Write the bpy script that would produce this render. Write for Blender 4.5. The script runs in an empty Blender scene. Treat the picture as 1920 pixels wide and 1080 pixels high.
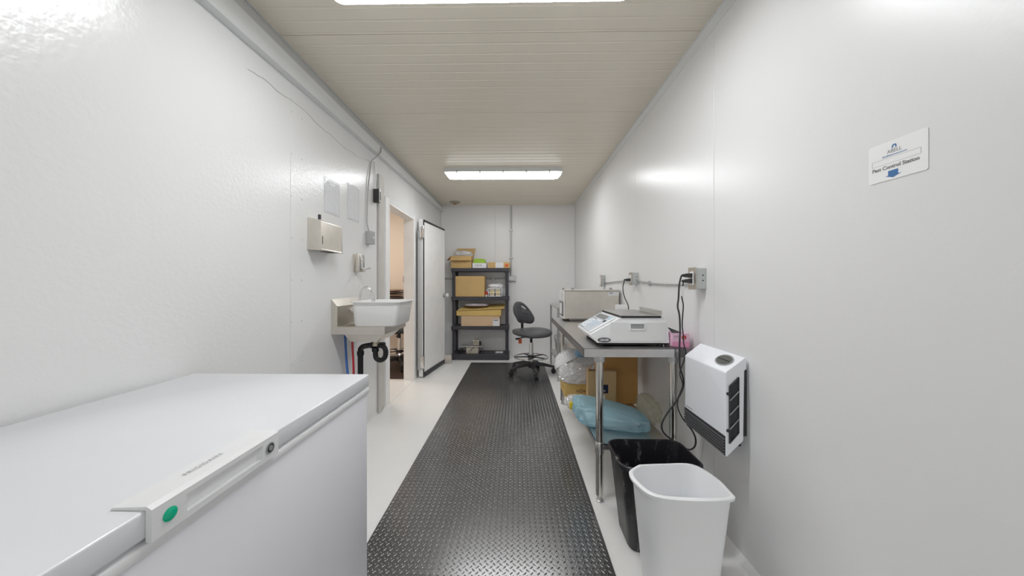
import bpy, bmesh, math, random
from mathutils import Vector, Matrix, noise

# ------------------------------------------------------------------ camera, world, exposure
F = 605.0                      # focal length in pixels of the 1920x1080 frame
HC = 1.15                      # camera height
VPX, VPY = 969.0, 532.0        # vanishing point of the room axis (+Y)
YAW = math.atan((VPX - 960.0) / F)
scene = bpy.context.scene
COL = scene.collection
cam_d = bpy.data.cameras.new('camera')
cam_d.sensor_width = 36.0
cam_d.lens = 36.0 * F / 1920.0
cam_d.shift_y = -(540.0 - VPY) / 1920.0
cam_d.clip_start = 0.02
cam = bpy.data.objects.new('camera', cam_d)
COL.objects.link(cam)
cam.location = (0, 0, HC)
cam.rotation_euler = (math.pi / 2, 0, YAW)
scene.camera = cam

world = bpy.data.worlds.new('world')
scene.world = world
world.use_nodes = True
world.node_tree.nodes['Background'].inputs[0].default_value = (0.75, 0.8, 0.9, 1)
world.node_tree.nodes['Background'].inputs[1].default_value = 0.05
scene.view_settings.view_transform = 'Standard'
scene.view_settings.look = 'None'
scene.view_settings.gamma = 1.0
scene.view_settings.use_curve_mapping = False
scene.view_settings.exposure = 0.0
scene.cycles.max_bounces = 14
scene.cycles.diffuse_bounces = 10
scene.cycles.glossy_bounces = 4
scene.cycles.transmission_bounces = 6
scene.cycles.transparent_max_bounces = 16
LAMP = 36.0                    # radiance of the ceiling lamp lenses
LAMP_SIDE = 14.0                # warm lamp of the next room

# room limits (metres)
XL, XR, YB, YF, ZC = -1.23, 0.935, 5.20, -3.60, 2.41
WT = 0.104                     # wall panel thickness


def P(px, py, d):
    """point seen at pixel px, py at depth d (metres along the camera axis)"""
    x = (px - VPX) * d / F
    return Vector((x, d + x * math.tan(YAW), HC - (py - VPY) * d / F))


def PX(px, py, X):
    """point seen at pixel px, py on the plane x = X (side walls)"""
    return P(px, py, X * F / (px - VPX))


# ------------------------------------------------------------------ materials
MATS = {}


def mat(name, col, rough=0.5, metal=0.0, bump=0.0, bscale=40.0, var=0.0, vscale=8.0, spec=0.5, trans=0.0,
        stretch=None, emit=0.0, coat=0.0, sss=0.0, ior=None):
    if name in MATS:
        return MATS[name]
    m = bpy.data.materials.new(name)
    m.use_nodes = True
    nt = m.node_tree
    b = nt.nodes['Principled BSDF']
    b.inputs['Base Color'].default_value = (*col, 1)
    b.inputs['Roughness'].default_value = rough
    b.inputs['Metallic'].default_value = metal
    b.inputs['Specular IOR Level'].default_value = spec
    b.inputs['Coat Weight'].default_value = coat
    b.inputs['Transmission Weight'].default_value = trans
    if ior:
        b.inputs['IOR'].default_value = ior
    if sss:
        b.inputs['Subsurface Weight'].default_value = sss
        b.inputs['Subsurface Radius'].default_value = (.02, .02, .02)
    if emit:
        b.inputs['Emission Color'].default_value = (*col, 1)
        b.inputs['Emission Strength'].default_value = emit
    if bump or var:
        tc = nt.nodes.new('ShaderNodeTexCoord')
        mp = nt.nodes.new('ShaderNodeMapping')
        nt.links.new(tc.outputs['Object'], mp.inputs['Vector'])
        if stretch:
            mp.inputs['Scale'].default_value = stretch
    if bump:
        n = nt.nodes.new('ShaderNodeTexNoise')
        n.inputs['Scale'].default_value = bscale
        n.inputs['Detail'].default_value = 2.0
        nt.links.new(mp.outputs[0], n.inputs['Vector'])
        bp = nt.nodes.new('ShaderNodeBump')
        bp.inputs['Strength'].default_value = bump
        bp.inputs['Distance'].default_value = 0.003
        nt.links.new(n.outputs[0], bp.inputs['Height'])
        nt.links.new(bp.outputs[0], b.inputs['Normal'])
    if var:
        n2 = nt.nodes.new('ShaderNodeTexNoise')
        n2.inputs['Scale'].default_value = vscale
        n2.inputs['Detail'].default_value = 4.0
        nt.links.new(mp.outputs[0], n2.inputs['Vector'])
        cr = nt.nodes.new('ShaderNodeValToRGB')
        cr.color_ramp.elements[0].position = 0.3
        cr.color_ramp.elements[1].position = 0.7
        cr.color_ramp.elements[0].color = (*[max(0, c * (1 - var)) for c in col], 1)
        cr.color_ramp.elements[1].color = (*[min(1, c * (1 + var)) for c in col], 1)
        nt.links.new(n2.outputs[0], cr.inputs[0])
        nt.links.new(cr.outputs[0], b.inputs['Base Color'])
    MATS[name] = m
    return m


def film(name, col, alpha, rough=0.12, gloss=0.14):
    """thin plastic film: see-through, a little milky, glossy"""
    if name in MATS:
        return MATS[name]
    m = bpy.data.materials.new(name)
    m.use_nodes = True
    nt = m.node_tree
    nt.nodes.clear()
    out = nt.nodes.new('ShaderNodeOutputMaterial')
    tr = nt.nodes.new('ShaderNodeBsdfTransparent')
    tr.inputs[0].default_value = (*[0.6 + 0.4 * c for c in col], 1)
    df = nt.nodes.new('ShaderNodeBsdfDiffuse')
    df.inputs[0].default_value = (*col, 1)
    tl = nt.nodes.new('ShaderNodeBsdfTranslucent')
    tl.inputs[0].default_value = (*col, 1)
    gl = nt.nodes.new('ShaderNodeBsdfGlossy')
    gl.inputs['Roughness'].default_value = rough
    m1 = nt.nodes.new('ShaderNodeMixShader')
    m1.inputs[0].default_value = 0.5
    nt.links.new(df.outputs[0], m1.inputs[1])
    nt.links.new(tl.outputs[0], m1.inputs[2])
    pr = nt.nodes.new('ShaderNodeMixShader')
    pr.inputs[0].default_value = gloss
    nt.links.new(m1.outputs[0], pr.inputs[1])
    nt.links.new(gl.outputs[0], pr.inputs[2])
    mx = nt.nodes.new('ShaderNodeMixShader')
    mx.inputs[0].default_value = alpha
    nt.links.new(tr.outputs[0], mx.inputs[1])
    nt.links.new(pr.outputs[0], mx.inputs[2])
    nt.links.new(mx.outputs[0], out.inputs[0])
    MATS[name] = m
    return m


def emitter(name, col, strength):
    m = bpy.data.materials.new(name)
    m.use_nodes = True
    nt = m.node_tree
    nt.nodes.clear()
    out = nt.nodes.new('ShaderNodeOutputMaterial')
    e = nt.nodes.new('ShaderNodeEmission')
    e.inputs[0].default_value = (*col, 1)
    e.inputs[1].default_value = strength
    nt.links.new(e.outputs[0], out.inputs[0])
    return m


WALL = mat('wall_paint', (0.82, 0.822, 0.825), 0.30, bump=0.10, bscale=70, spec=0.5)
WALL_L = mat('wall_paint_embossed', (0.80, 0.802, 0.803), 0.25, bump=0.30, bscale=60, spec=0.5)
CEIL = mat('ceiling_enamel', (0.77, 0.715, 0.615), 0.30, spec=0.5)
FLOOR = mat('floor_epoxy', (0.85, 0.845, 0.835), 0.28, bump=0.05, bscale=14, var=0.03, vscale=2.5)
TRIM = mat('trim_grey_white', (0.75, 0.765, 0.77), 0.4)
TRIM_D = mat('trim_grey', (0.56, 0.57, 0.57), 0.45)
FRAMEW = mat('frame_white', (0.91, 0.905, 0.90), 0.4, var=0.03)
POST = mat('post_beige', (0.60, 0.58, 0.55), 0.5, var=0.06)
BEIGE = mat('beige_paint', (0.86, 0.775, 0.69), 0.5)
FREEZER = mat('freezer_enamel', (0.80, 0.815, 0.85), 0.25, bump=0.04, bscale=120, coat=0.2)
FREEZER_F = mat('freezer_front_enamel', (0.90, 0.90, 0.955), 0.33)
PLW = mat('white_plastic', (0.86, 0.865, 0.88), 0.35)
PLG = mat('light_grey_plastic', (0.78, 0.785, 0.785), 0.4)
PLMID = mat('mid_grey_plastic', (0.34, 0.345, 0.35), 0.45)
PLK = mat('black_plastic', (0.018, 0.018, 0.022), 0.42)
PLK2 = mat('charcoal_plastic', (0.045, 0.045, 0.05), 0.5, bump=0.1, bscale=200)
SHELFK = mat('shelf_resin', (0.05, 0.05, 0.06), 0.45, bump=0.1, bscale=150)
RUBBER = mat('mat_vinyl', (0.030, 0.030, 0.033), 0.24, ior=2.6, var=0.25, vscale=3)
RUBBER_T = mat('mat_tread_vinyl', (0.032, 0.032, 0.036), 0.22, ior=2.6)
RUBBER_B = mat('mat_brown', (0.06, 0.035, 0.03), 0.4)
STEEL = mat('stainless', (0.68, 0.67, 0.65), 0.32, 1.0, var=0.05, vscale=30, stretch=(1, .05, 1))
STEEL_T = mat('stainless_worktop', (0.60, 0.59, 0.58), 0.28, 1.0, var=0.04, vscale=20)
STEEL_W = mat('stainless_warm', (0.74, 0.70, 0.64), 0.38, 1.0, var=0.03, vscale=20)
CHROME = mat('chrome', (0.75, 0.75, 0.76), 0.08, 1.0)
GALV = mat('galvanised', (0.55, 0.56, 0.56), 0.4, 0.75, var=0.08, vscale=60)
BRASS = mat('brass_nickel', (0.62, 0.58, 0.45), 0.3, 1.0)
CARD = mat('cardboard', (0.60, 0.40, 0.17), 0.75, var=0.06, vscale=6)
CARD_B = mat('cardboard_brown', (0.56, 0.30, 0.095), 0.75, var=0.06, vscale=6)
CARD_T = mat('cardboard_tan', (0.58, 0.39, 0.20), 0.75, var=0.05, vscale=6)
CARD_P = mat('cardboard_peach', (0.66, 0.47, 0.30), 0.75, var=0.04, vscale=6)
CARD_Y = mat('cardboard_yellow', (0.66, 0.46, 0.16), 0.75, var=0.06, vscale=6)
CARD_D = mat('cardboard_inside', (0.30, 0.18, 0.08), 0.85)
PAPER = mat('paper', (0.78, 0.78, 0.80), 0.6)
INK = mat('ink_dark', (0.03, 0.03, 0.035), 0.6)
INK_G = mat('ink_grey', (0.19, 0.19, 0.20), 0.5)
INK_N = mat('ink_navy', (0.012, 0.02, 0.055), 0.5)
INK_B = mat('ink_blue', (0.055, 0.17, 0.40), 0.5)
INK_R = mat('ink_red', (0.55, 0.05, 0.03), 0.5)
PINK = mat('pink_card', (0.80, 0.33, 0.52), 0.5)
PINK_L = mat('pink_card_light', (0.80, 0.52, 0.66), 0.5)
GREEN = mat('green_card', (0.36, 0.62, 0.06), 0.5)
ORANGE = mat('orange_tag', (0.70, 0.12, 0.03), 0.5)
BLUEH = mat('blue_hose', (0.03, 0.14, 0.45), 0.35)
REDH = mat('red_hose', (0.45, 0.015, 0.03), 0.35)
WALL_B = mat('wall_paint_back', (0.88, 0.88, 0.885), 0.27, bump=0.08, bscale=70)
ABS = mat('abs_pipe', (0.012, 0.012, 0.013), 0.3)
CORD = mat('cord_rubber', (0.035, 0.035, 0.037), 0.45)
LEDG = mat('green_lens', (0.0, 0.32, 0.18), 0.15, emit=0.25)
TUB = mat('tub_plastic', (0.90, 0.90, 0.895), 0.35, sss=0.1)
BINW = mat('bin_translucent', (0.90, 0.91, 0.93), 0.35, sss=0.2)
LEGM = mat('polished_leg', (0.66, 0.64, 0.60), 0.17, 1.0)
BINK = mat('bin_black', (0.014, 0.013, 0.016), 0.38)


def scuff(m):
    nt = m.node_tree
    b_ = nt.nodes['Principled BSDF']
    tc = nt.nodes.new('ShaderNodeTexCoord')
    mp = nt.nodes.new('ShaderNodeMapping')
    mp.inputs['Scale'].default_value = (26, 26, 9)
    n = nt.nodes.new('ShaderNodeTexNoise')
    n.inputs['Scale'].default_value = 1.0
    n.inputs['Detail'].default_value = 9.0
    n.inputs['Roughness'].default_value = 0.72
    cr = nt.nodes.new('ShaderNodeValToRGB')
    cr.color_ramp.elements[0].position = 0.56
    cr.color_ramp.elements[0].color = (0.014, 0.013, 0.016, 1)
    cr.color_ramp.elements[1].position = 0.78
    cr.color_ramp.elements[1].color = (0.35, 0.35, 0.37, 1)
    nt.links.new(tc.outputs['Object'], mp.inputs[0])
    nt.links.new(mp.outputs[0], n.inputs['Vector'])
    nt.links.new(n.outputs[0], cr.inputs[0])
    nt.links.new(cr.outputs[0], b_.inputs['Base Color'])


scuff(BINK)
KEYS = mat('key_white', (0.86, 0.88, 0.92), 0.4)
KEYB = mat('key_blue', (0.55, 0.67, 0.77), 0.4)
LCD = mat('lcd_grey', (0.20, 0.21, 0.20), 0.25)
GLASSK = mat('dark_glass', (0.02, 0.025, 0.028), 0.08)
SPECK = mat('speckled_beige', (0.55, 0.51, 0.46), 0.8, var=0.3, vscale=120)
CREAMY = mat('cream_enamel', (0.55, 0.50, 0.42), 0.5, var=0.2, vscale=40)
YELLOW = mat('yellow_print', (0.80, 0.62, 0.03), 0.5)
FILMC = film('clear_film', (0.95, 0.955, 0.97), 0.6)
FILMM = film('milky_film', (0.95, 0.955, 0.97), 0.85)
FILMB = film('blue_film', (0.60, 0.87, 0.97), 0.62, rough=0.2)
SLEEVE = film('sleeve_film', (0.86, 0.87, 0.88), 0.16, rough=0.08)


def page_material():
    m = bpy.data.materials.new('printed_page')
    m.use_nodes = True
    nt = m.node_tree
    b = nt.nodes['Principled BSDF']
    b.inputs['Roughness'].default_value = 0.5
    tc = nt.nodes.new('ShaderNodeTexCoord')
    mp = nt.nodes.new('ShaderNodeMapping')
    mp.inputs['Scale'].default_value = (1, 16, 90)
    n = nt.nodes.new('ShaderNodeTexNoise')
    n.inputs['Scale'].default_value = 1.0
    n.inputs['Detail'].default_value = 1.0
    cr = nt.nodes.new('ShaderNodeValToRGB')
    cr.color_ramp.elements[0].position = 0.36
    cr.color_ramp.elements[0].color = (0.76, 0.76, 0.79, 1)
    cr.color_ramp.elements[0].position = 0.30
    cr.color_ramp.elements[1].position = 0.44
    cr.color_ramp.elements[1].color = (0.86, 0.86, 0.88, 1)
    nt.links.new(tc.outputs['Object'], mp.inputs[0])
    nt.links.new(mp.outputs[0], n.inputs['Vector'])
    nt.links.new(n.outputs[0], cr.inputs[0])
    nt.links.new(cr.outputs[0], b.inputs['Base Color'])
    return m


PAGE = page_material()

# ------------------------------------------------------------------ mesh builder
ORI = {}                       # world origin of every object, by name


def bez(pts, k=6):
    """Catmull-Rom smoothing of a point list"""
    pts = [Vector(p) for p in pts]
    if len(pts) < 3 or k <= 1:
        return pts
    out = []
    for i in range(len(pts) - 1):
        p0 = pts[max(i - 1, 0)]
        p1, p2 = pts[i], pts[i + 1]
        p3 = pts[min(i + 2, len(pts) - 1)]
        for j in range(k):
            t = j / k
            out.append(0.5 * ((2 * p1) + (p2 - p0) * t + (2 * p0 - 5 * p1 + 4 * p2 - p3) * t * t +
                              (3 * p1 - p0 - 3 * p2 + p3) * t ** 3))
    out.append(pts[-1])
    return out


class B:
    def __init__(self):
        self.bm = bmesh.new()

    def face(self, vs):
        try:
            return self.bm.faces.new(vs)
        except ValueError:
            return None

    def box(self, x0, x1, y0, y1, z0, z1, bev=0.0, seg=2, M=None):
        v = [self.bm.verts.new(p) for p in ((x0, y0, z0), (x1, y0, z0), (x1, y1, z0), (x0, y1, z0),
                                            (x0, y0, z1), (x1, y0, z1), (x1, y1, z1), (x0, y1, z1))]
        fs = [self.face([v[i] for i in q]) for q in
              ((3, 2, 1, 0), (4, 5, 6, 7), (0, 1, 5, 4), (1, 2, 6, 5), (2, 3, 7, 6), (3, 0, 4, 7))]
        vs = set(v)
        if bev:
            es = set(e for f in fs for e in f.edges)
            r = bmesh.ops.bevel(self.bm, geom=list(es), offset=bev, segments=seg, affect='EDGES', profile=0.5)
            vs = set(r['verts']) | set(x for x in v if x.is_valid)
            for f in r['faces']:
                vs |= set(f.verts)
        if M is not None:
            for x in vs:
                x.co = M @ x.co
        return self

    def obox(self, c, ax, ay, az, hx, hy, hz, bev=0.0):
        """box with centre c, axes ax ay az and half sizes"""
        M = Matrix.Translation(Vector(c)) @ Matrix((Vector(ax), Vector(ay), Vector(az))).transposed().to_4x4()
        return self.box(-hx, hx, -hy, hy, -hz, hz, bev, M=M)

    def loop(self, pts):
        return [self.bm.verts.new(p) for p in pts]

    def bridge(self, a, b):
        n = len(a)
        for i in range(n):
            self.face([a[i], a[(i + 1) % n], b[(i + 1) % n], b[i]])

    def loft(self, loops, cap0=True, cap1=True):
        L = [self.loop(l) for l in loops]
        for i in range(len(L) - 1):
            self.bridge(L[i], L[i + 1])
        if cap0:
            self.face(list(reversed(L[0])))
        if cap1:
            self.face(L[-1])
        return self

    def prism(self, poly, vec, bev=0.0):
        vec = Vector(vec)
        a = [Vector(p) for p in poly]
        n0 = len(self.bm.faces)
        self.loft([a, [p + vec for p in a]])
        if bev:
            self.bm.faces.ensure_lookup_table()
            fs = self.bm.faces[n0:]
            es = set(e for f in fs for e in f.edges)
            bmesh.ops.bevel(self.bm, geom=list(es), offset=bev, segments=2, affect='EDGES', profile=0.5)
        return self

    def ring(self, c, axis, r, n):
        axis = Vector(axis).normalized()
        u = axis.orthogonal().normalized()
        w = axis.cross(u)
        return [Vector(c) + u * (r * math.cos(2 * math.pi * i / n)) + w * (r * math.sin(2 * math.pi * i / n))
                for i in range(n)]

    def cyl(self, p0, p1, r0, r1=None, n=16, cap=True):
        p0, p1 = Vector(p0), Vector(p1)
        r1 = r0 if r1 is None else r1
        ax = p1 - p0
        return self.loft([self.ring(p0, ax, r0, n), self.ring(p1, ax, r1, n)], cap, cap)

    def tube(self, pts, r, n=8, k=6, flat=None):
        pts = bez(pts, k)
        u = None
        loops = []
        for i, p in enumerate(pts):
            t = (pts[min(i + 1, len(pts) - 1)] - pts[max(i - 1, 0)]).normalized()
            if u is None:
                u = t.orthogonal().normalized()
            else:
                u = (u - t * u.dot(t)).normalized()
            w = t.cross(u)
            loops.append([p + u * (r * math.cos(2 * math.pi * j / n)) + w * (r * math.sin(2 * math.pi * j / n))
                          for j in range(n)])
        return self.loft(loops)

    def lathe(self, prof, c=(0, 0, 0), n=24, axis=(0, 0, 1), cap0=True, cap1=True):
        c = Vector(c)
        axis = Vector(axis).normalized()
        return self.loft([self.ring(c + axis * z, axis, max(r, 1e-4), n) for r, z in prof], cap0, cap1)

    def torus(self, c, R, r, n=40, m=8):
        c = Vector(c)
        rows = []
        for i in range(n):
            a = 2 * math.pi * i / n
            d = Vector((math.cos(a), math.sin(a), 0))
            rows.append(self.loop([c + d * (R + r * math.cos(2 * math.pi * j / m)) +
                                   Vector((0, 0, r * math.sin(2 * math.pi * j / m))) for j in range(m)]))
        for i in range(n):
            self.bridge(rows[i], rows[(i + 1) % n])
        return self

    def sheet(self, q, th):
        """quad of four points with a thickness th along its normal"""
        q = [Vector(p) for p in q]
        nrm = (q[1] - q[0]).cross(q[3] - q[0]).normalized() * th
        return self.prism(q, nrm)

    def blob(self, c, s, seed=0, e=0.6, amp=0.08, freq=3.0, sub=4, ridge=True, floor=None):
        """crumpled bag: superellipsoid with folded creases"""
        r = bmesh.ops.create_icosphere(self.bm, subdivisions=sub, radius=1.0)
        off = Vector((seed * 7.13, seed * 3.7, seed * 1.9))
        c = Vector(c)
        for v in r['verts']:
            d = v.co.normalized()
            p = Vector([math.copysign(abs(x) ** e, x) for x in d])
            nn = noise.noise(d * freq + off)
            n2 = noise.noise(d * freq * 2.7 + off * 2)
            k = (1 - 2 * abs(nn)) if ridge else nn
            k2 = (1 - 2 * abs(n2)) if ridge else n2
            p *= 1 + amp * k + amp * 0.5 * k2
            v.co = c + Vector((p.x * s[0], p.y * s[1], p.z * s[2]))
            if floor is not None and v.co.z < floor:
                v.co.z = floor
        return self


def link(name, me, m, parent):
    o = bpy.data.objects.new(name, me)
    COL.objects.link(o)
    if m is not None:
        me.materials.append(m)
    if parent is not None:
        o.parent = parent
    return o


def obj(name, b, m, parent=None, smooth=True, angle=38):
    bm = b.bm
    bmesh.ops.recalc_face_normals(bm, faces=bm.faces)
    vs = bm.verts
    if parent is not None:
        org = ORI[parent.name]
    else:
        xs = [v.co.x for v in vs]
        ys = [v.co.y for v in vs]
        zs = [v.co.z for v in vs]
        org = Vector(((min(xs) + max(xs)) / 2, (min(ys) + max(ys)) / 2, min(zs)))
    for v in vs:
        v.co -= org
    me = bpy.data.meshes.new(name)
    bm.to_mesh(me)
    bm.free()
    if smooth:
        me.polygons.foreach_set('use_smooth', [True] * len(me.polygons))
        me.set_sharp_from_angle(angle=math.radians(angle))
    o = link(name, me, m, parent)
    if parent is None:
        o.location = org
    ORI[o.name] = org
    return o


def tag(o, label, cat, group=None):
    o['label'] = label
    o['category'] = cat
    if group:
        o['group'] = group
    return o


def thing(name, label, cat, loc=(0, 0, 0), group=None):
    o = bpy.data.objects.new(name, None)
    o.empty_display_size = 0.05
    COL.objects.link(o)
    o.location = loc
    ORI[o.name] = Vector(loc)
    tag(o, label, cat, group)
    return o


def struct(o):
    o['kind'] = 'structure'
    return o


def sempty(name, loc=(0, 0, 0)):
    o = bpy.data.objects.new(name, None)
    o.empty_display_size = 0.05
    COL.objects.link(o)
    o.location = loc
    ORI[o.name] = Vector(loc)
    return struct(o)


def copy_tree(o, parent=None):
    c = o.copy()
    COL.objects.link(c)
    c.parent = parent
    ORI[c.name] = ORI[o.name]
    for ch in list(o.children):
        copy_tree(ch, c)
    return c


def text(name, s, size, m, parent, origin, xd, yd, off=0.0, align='CENTER', lift=0.0004, spacing=1.0, width=None):
    cu = bpy.data.curves.new('lettering', 'FONT')
    cu.body = s
    cu.size = size
    cu.align_x = align
    cu.offset = off
    cu.space_character = spacing
    cu.resolution_u = 3
    t = bpy.data.objects.new('lettering', cu)
    COL.objects.link(t)
    dg = bpy.context.evaluated_depsgraph_get()
    me = bpy.data.meshes.new_from_object(t.evaluated_get(dg))
    bpy.data.objects.remove(t)
    bpy.data.curves.remove(cu)
    xd, yd = Vector(xd).normalized(), Vector(yd).normalized()
    nrm = xd.cross(yd)
    k = 1.0
    if width:
        xs = [v.co.x for v in me.vertices]
        k = width / (max(xs) - min(xs))
    org = ORI[parent.name]
    for v in me.vertices:
        v.co = Vector(origin) + xd * v.co.x * k + yd * v.co.y + nrm * lift - org
    me.materials.clear()
    o = link(name, me, m, parent)
    ORI[o.name] = org
    return o


# ================================================================== THE ROOM
# floor
b = B()
b.box(XL - 0.3, XR + 0.12, YF - 0.1, YB + 0.1, -0.06, 0.0)
struct(obj('floor', b, FLOOR, smooth=False))

# ceiling: backing slab with ribbed panels across the room
b = B()
b.box(XL - 0.12, XR + 0.12, YF - 0.1, YB + 0.1, ZC + 0.006, ZC + 0.1)
ceil = struct(obj('ceiling', b, CEIL, smooth=False))
PITCH, NR = 0.757, 10
first = 1.622 - 8 * PITCH


def ceiling_panel_mesh():
    bm = bmesh.new()
    q = (PITCH - 0.004) / NR
    prof = [(0.0, 0.006), (0.0, 0.0)]
    for i in range(NR):
        y = i * q
        prof += [(y + 0.002, 0.0), (y + q * 0.80, 0.0), (y + q * 0.86, 0.0018), (y + q * 0.95, 0.0018), (y + q, 0.0)]
    prof += [(PITCH - 0.004, 0.006)]
    a = [bm.verts.new((XL, y, z)) for y, z in prof]
    c = [bm.verts.new((XR, y, z)) for y, z in prof]
    for i in range(len(prof) - 1):
        bm.faces.new((a[i], c[i], c[i + 1], a[i + 1]))
    bmesh.ops.recalc_face_normals(bm, faces=bm.faces)
    for f in bm.faces:
        if f.normal.z > 0.3:
            f.normal_flip()
    me = bpy.data.meshes.new('ceiling_panel')
    bm.to_mesh(me)
    bm.free()
    me.materials.append(CEIL)
    return me


pm = ceiling_panel_mesh()
y = first
while y < YB:
    o = bpy.data.objects.new('ceiling_panel', pm)
    COL.objects.link(o)
    o.parent = ceil
    o.location = Vector((0, y, ZC)) - ORI[ceil.name]
    y += PITCH

# right wall: core and panels
b = B()
b.box(XR + 0.008, XR + WT, YF, YB, 0, ZC)
wr = struct(obj('wall_right', b, WALL, smooth=False))


def wall_panels(parent, axis, pos, cuts, z0, z1, m, sgn, gap=0.0025):
    for a, c in zip(cuts[:-1], cuts[1:]):
        q = B()
        lo, hi = (pos, pos + 0.008 * sgn) if sgn > 0 else (pos + 0.008 * sgn, pos)
        if axis == 'x':
            q.box(lo, hi, a + gap / 2, c - gap / 2, z0, z1, 0.0016, 1)
        else:
            q.box(a + gap / 2, c - gap / 2, lo, hi, z0, z1, 0.0016, 1)
        obj('wall_panel', q, m, parent, smooth=False)


wall_panels(wr, 'x', XR, [YF, -2.64, -1.62, -0.60, 0.463, 1.545, 2.565, 3.585, 4.60, YB], 0.0, ZC, WALL, 1)

# back wall
b = B()
b.box(XL - WT, XR + WT, YB + 0.008, YB + WT, 0, ZC)
wb = struct(obj('wall_back', b, WALL_B, smooth=False))
wall_panels(wb, 'y', YB, [XL, -0.35, XR], 0, ZC, WALL_B, 1)
# wall behind the camera
b = B()
b.box(XL - WT, XR + WT, YF - WT, YF, 0, ZC)
struct(obj('wall_front', b, WALL, smooth=False))

# left wall with the door opening
DY0, DY1, DZ = 3.075, 3.805, 1.916
b = B()
b.box(XL - WT, XL - 0.008, YF, DY0, 0, ZC)
b.box(XL - WT, XL - 0.008, DY1, YB, 0, ZC)
b.box(XL - WT, XL - 0.008, DY0, DY1, DZ, ZC)
wl = struct(obj('wall_left', b, WALL_L, smooth=False))
wall_panels(wl, 'x', XL, [YF, -2.34, -1.32, -0.30, 0.72, 1.785, 2.93], 0, ZC, WALL_L, -1)
wall_panels(wl, 'x', XL, [2.93, DY0], 0, ZC, WALL_L, -1)
wall_panels(wl, 'x', XL, [DY0, DY1], DZ, ZC, WALL_L, -1)
wall_panels(wl, 'x', XL, [DY1, 4.6, YB], 0, ZC, WALL_L, -1)
# joint cover with rivets on the left wall
b = B()
b.box(XL, XL + 0.0015, 1.735, 1.835, 0, ZC - 0.12, 0.0006, 1)
jc = struct(obj('trim_4', b, WALL_L, smooth=False))
for zz in [0.25 + 0.23 * i for i in range(9)]:
    for yy_ in (1.742, 1.826):
        q = B()
        q.lathe([(0.004, 0.0), (0.0038, 0.001), (0.002, 0.002)], (XL + 0.0015, yy_, zz), 8, (1, 0, 0))
        obj('rivet', q, TRIM_D, jc)

# left cornice: stepped metal raceway under the ceiling
def cornice(Y):
    t = (Y - 1.13) / (5.2 - 1.13)
    zb = HC + 1.085 + (1.163 - 1.085) * t
    zm = HC + 1.189 + (1.215 - 1.189) * t
    zs = zb + (zm - zb) * 0.5
    return zb, zs, zm


b = B()
loops = []
for Y in (YF, 1.13, YB):
    zb, zs, zm = cornice(Y)
    loops.append([Vector((XL, Y, zb)), Vector((XL + 0.043, Y, zb)), Vector((XL + 0.043, Y, zs)), Vector((XL, Y, zs))])
b.loft(loops)
tr = struct(obj('trim_1', b, TRIM, smooth=False))
b = B()
loops = []
for Y in (YF, 1.13, YB):
    zb, zs, zm = cornice(Y)
    loops.append([Vector((XL, Y, zs + 0.002)), Vector((XL + 0.041, Y, zs + 0.002)), Vector((XL + 0.041, Y, zm)), Vector((XL, Y, zm))])
b.loft(loops)
obj('raceway_cover', b, TRIM, tr, smooth=False)
b = B()
loops = []
for Y in (YF, 1.13, YB):
    zb, zs, zm = cornice(Y)
    loops.append([Vector((XL, Y, zm)), Vector((XL + 0.040, Y, zm)), Vector((XL + 0.024, Y, ZC - 0.006)),
                  Vector((XL + 0.030, Y, ZC - 0.005)), Vector((XL + 0.030, Y, ZC)), Vector((XL, Y, ZC))])
b.loft(loops)
obj('ceiling_angle', b, TRIM_D, tr, smooth=False)
# right ceiling angle
b = B()
b.prism([(XR, YF, ZC - 0.052), (XR - 0.004, YF, ZC - 0.052), (XR - 0.010, YF, ZC - 0.005), (XR - 0.016, YF, ZC - 0.005),
         (XR - 0.016, YF, ZC), (XR, YF, ZC)], (0, YB - YF, 0))
struct(obj('trim_2', b, TRIM, smooth=False))
# back ceiling angle
b = B()
b.box(XL + 0.04, XR - 0.02, YB - 0.008, YB, ZC - 0.035, ZC)
struct(obj('trim_3', b, WALL, smooth=False))
# cove base on the right wall
b = B()
b.prism([(XR, YF, 0), (XR - 0.022, YF, 0), (XR - 0.019, YF, 0.004), (XR - 0.005, YF, 0.026), (XR, YF, 0.030)], (0, YB - YF, 0))
struct(obj('baseboard_right', b, FLOOR))
b = B()
b.box(XL, XL + 0.004, 1.84, DY0 - 0.07, 0, 0.016)
struct(obj('baseboard_left', b, FLOOR, smooth=False))

# door frame around the opening
b = B()
b.box(XL - WT - 0.005, XL + 0.012, DY0 - 0.003, DY0 + 0.004, 0, DZ)
fr = struct(obj('trim_5', b, FRAMEW, smooth=False))
b = B()
b.box(XL - WT - 0.005, XL + 0.012, DY1 - 0.004, DY1 + 0.006, 0, DZ)
obj('jamb', b, FRAMEW, fr, smooth=False)
b = B()
b.box(XL - WT - 0.005, XL + 0.012, DY0 - 0.003, DY1 + 0.006, DZ - 0.004, DZ + 0.006)
obj('head_jamb', b, TRIM_D if False else FRAMEW, fr, smooth=False)
b = B()
b.box(XL, XL + 0.010, DY0 - 0.085, DY0 - 0.005, 0, DZ + 0.05, 0.002, 1)
obj('casing', b, FRAMEW, fr, smooth=False)
b = B()
b.box(XL, XL + 0.010, DY1 + 0.006, DY1 + 0.045, 0, DZ + 0.05, 0.002, 1)
obj('casing', b, FRAMEW, fr, smooth=False)
b = B()
b.box(XL - WT, XL + 0.012, DY0, DY1, 0.0, 0.006)
obj('threshold', b, FLOOR, fr, smooth=False)
# vertical cover strip beside the opening
pp = PX(707, 760, XL)
b = B()
ya, yb_ = PX(707.2, 700, XL).y, PX(717, 700, XL).y
b.box(XL, XL + 0.018, ya, yb_, 0.012, HC + 0.97, 0.003, 1)
struct(obj('trim_6', b, POST, smooth=False))

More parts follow.
